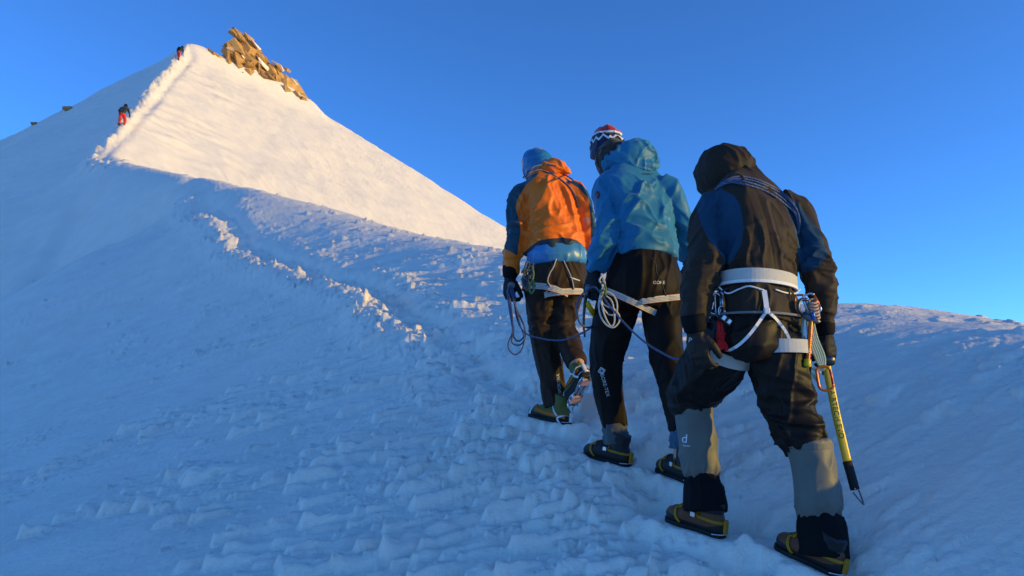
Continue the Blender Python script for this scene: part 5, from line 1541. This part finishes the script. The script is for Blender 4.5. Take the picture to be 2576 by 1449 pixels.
ice_axe('yellow ice axe with black spike end held in the nearest climber\'s right hand', [(2078, 912, 3.10), (2084, 945, 3.09), (2092, 985, 3.08), (2104, 1045, 3.07), (2119, 1108, 3.06), (2132, 1163, 3.05)],
        [(2131, 1160, 3.05), (2141, 1195, 3.045), (2151, 1232, 3.04)], [(2152, 1236, 3.04), (2172, 1271, 3.035)], (.28, .95, -.1), .0165, text=((2096, 1000, 2.9), (2114, 1085, 2.9), 'AIRTECH EVO', .030))
ice_axe('yellow ice axe partly hidden behind the middle climber\'s left thigh', [(1476, 760, 3.93), (1486, 778, 3.95), (1504, 806, 4.06), (1530, 850, 4.16), (1556, 895, 4.2)], None, None, (-.15, .1, -1), .015)

# ------------------------------------------------------------------ summit rocks
def rock_material():
    m = bpy.data.materials.new('golden_brown_rock'); m.use_nodes = True
    t = m.node_tree; b = t.nodes['Principled BSDF']; b.inputs['Roughness'].default_value = 0.9; b.inputs['Specular IOR Level'].default_value = 0.1
    g = t.nodes.new('ShaderNodeNewGeometry'); oi = t.nodes.new('ShaderNodeObjectInfo')
    n = t.nodes.new('ShaderNodeTexNoise'); n.inputs['Scale'].default_value = 1.6; n.inputs['Detail'].default_value = 8; n.inputs['Roughness'].default_value = 0.65
    t.links.new(g.outputs['Position'], n.inputs['Vector'])
    ad = t.nodes.new('ShaderNodeMath'); ad.operation = 'MULTIPLY_ADD'; ad.inputs[1].default_value = 0.35
    t.links.new(oi.outputs['Random'], ad.inputs[0]); t.links.new(n.outputs['Fac'], ad.inputs[2])
    cr = t.nodes.new('ShaderNodeValToRGB'); el = cr.color_ramp.elements
    el[0].position = 0.35; el[0].color = (0.12, 0.08, 0.045, 1); el[1].position = 0.95; el[1].color = (0.70, 0.43, 0.16, 1)
    e2 = el.new(0.62); e2.color = (0.46, 0.26, 0.095, 1)
    t.links.new(ad.outputs[0], cr.inputs['Fac']); t.links.new(cr.outputs['Color'], b.inputs['Base Color'])
    bp = t.nodes.new('ShaderNodeBump'); bp.inputs['Strength'].default_value = 0.8; bp.inputs['Distance'].default_value = 0.15
    t.links.new(n.outputs['Fac'], bp.inputs['Height']); t.links.new(bp.outputs[0], b.inputs['Normal'])
    return m


ROCK = rock_material()


def slab(c, ax, ay, az, hx, hy, hz, rnd, parent, base, name='rock'):
    bm = bmesh.new()
    for k in range(11):
        sx, sy, sz = [math.copysign(1, rnd.uniform(-1, 1)) for _ in range(3)]
        p = Vector((sx * rnd.uniform(.55, 1) * hx, sy * rnd.uniform(.6, 1) * hy, sz * rnd.uniform(.6, 1) * hz))
        bm.verts.new(c + ax * p.x + ay * p.y + az * p.z)
    r = bmesh.ops.convex_hull(bm, input=bm.verts[:])
    bmesh.ops.delete(bm, geom=[v for v in bm.verts if not v.link_faces], context='VERTS')
    bmesh.ops.recalc_face_normals(bm, faces=bm.faces)
    bm.verts.index_update()
    V = [v.co.copy() for v in bm.verts]; Fq = [tuple(v.index for v in f.verts) for f in bm.faces]; bm.free()
    return rel(add_mesh(name, V, Fq, ROCK, smooth=False), parent, base)


def in_poly(x, y, poly):
    ins = False
    for i in range(len(poly)):
        (x0, y0), (x1, y1) = poly[i], poly[(i + 1) % len(poly)]
        if (y0 > y) != (y1 > y) and x < x0 + (y - y0) / (y1 - y0) * (x1 - x0): ins = not ins
    return ins


rnd = random.Random(21)
ro = at(640, 150, 78)
RO = empty('rock_outcrop', Vector((ro.x, ro.y, ground(ro.x, ro.y))), 'jagged golden brown rock outcrop crowning the snow summit', 'rocks')
poly = [(592, 84), (604, 82), (624, 98), (642, 116), (660, 140), (672, 152), (690, 174), (716, 170), (724, 186), (745, 206), (764, 236), (773, 256), (745, 244), (715, 226), (690, 212), (655, 197), (628, 190), (602, 176), (580, 158), (568, 146), (572, 126), (584, 108)]


def rock_at(dx, dy, L, W, D, ang, tilt=0.0):
    h = hit(dx, dy, 60, 90)
    Y = 73.5 + (dx - 540) / 235 * 9.0
    if h is not None: Y = min(Y, h.y + 0.6)
    p = at(dx, dy, Y); k = mpp(Y)
    ax = nz((math.cos(ang), tilt, -math.sin(ang))); ay = nz((0.15, 1, 0.1)); az = ax.cross(ay).normalized(); ay = az.cross(ax)
    slab(p, ax, ay, az, L * k, D, W * k, rnd, RO, RO.location)


rock_at(604, 100, 26, 13, 1.2, R(54)); rock_at(628, 124, 26, 14, 1.3, R(52)); rock_at(652, 146, 22, 9, .8, R(52)); rock_at(598, 86, 11, 8, .8, R(60))
for x, y, L, W in ((600, 130, 30, 15), (622, 150, 34, 16), (588, 140, 22, 12), (645, 165, 28, 14), (665, 185, 22, 12), (612, 165, 24, 13), (690, 195, 22, 13), (712, 205, 24, 13), (735, 222, 24, 12), (756, 240, 18, 9), (636, 182, 18, 11)):
    rock_at(x, y, L * 1.1, W * 1.35, 1.6, R(rnd.uniform(50, 58)), 0.1)
k_ = 0
while k_ < 60:
    x, y = rnd.uniform(560, 776), rnd.uniform(80, 262)
    if not in_poly(x, y, poly): continue
    if ((x - 664) / 15) ** 2 + ((y - 166) / 8) ** 2 < 1: continue
    k_ += 1
    sz = rnd.uniform(.75, 1.35)
    rock_at(x, y, 13 * sz, 6.4 * sz, rnd.uniform(.9, 1.5), R(rnd.uniform(46, 68)), rnd.uniform(-.2, .2))
for x, y, s in ((722, 176, 7), (534, 134, 13), (547, 142, 12), (556, 150, 10)):
    rock_at(x, y, s, s * .55, .6, R(28))
for x, y, L, W in ((664, 165, 15, 6), (584, 128, 9, 6), (641, 110, 14, 3), (700, 165, 16, 4), (652, 150, 8, 3), (616, 148, 6, 2.5), (742, 208, 12, 3)):
    Y = 73.5 + (x - 540) / 235 * 9.0 - 0.9
    h = hit(x, y, 60, 90)
    if h is not None: Y = min(Y, h.y - 0.2)
    k = mpp(Y); ax = nz((math.cos(R(40)), 0, -math.sin(R(40)))); ay = Vector((0, 1, 0)); az = ax.cross(ay)
    o = slab(at(x, y, Y), ax, ay, az, L * k, .9, W * k, rnd, RO, RO.location, 'snow_patch')
    o.data.materials.clear(); o.data.materials.append(SNOW)
for dx, dy, s, lb in ((172, 271, .35, 'small dark rock on the left snow skyline, nearer the summit'), (86, 311, .28, 'small dark rock low on the left snow skyline')):
    Y = 66.5
    q = at(dx, dy, Y); q.z = ground(q.x, q.y) + s * .2
    o = slab(Vector((0, 0, 0)), Vector((1, 0, 0)), Vector((0, 1, 0)), Vector((0, 0, 1)), s * 1.2, s, s * .7, rnd, None, None, 'rock')
    o.location = q; tag(o, lb, 'rock')
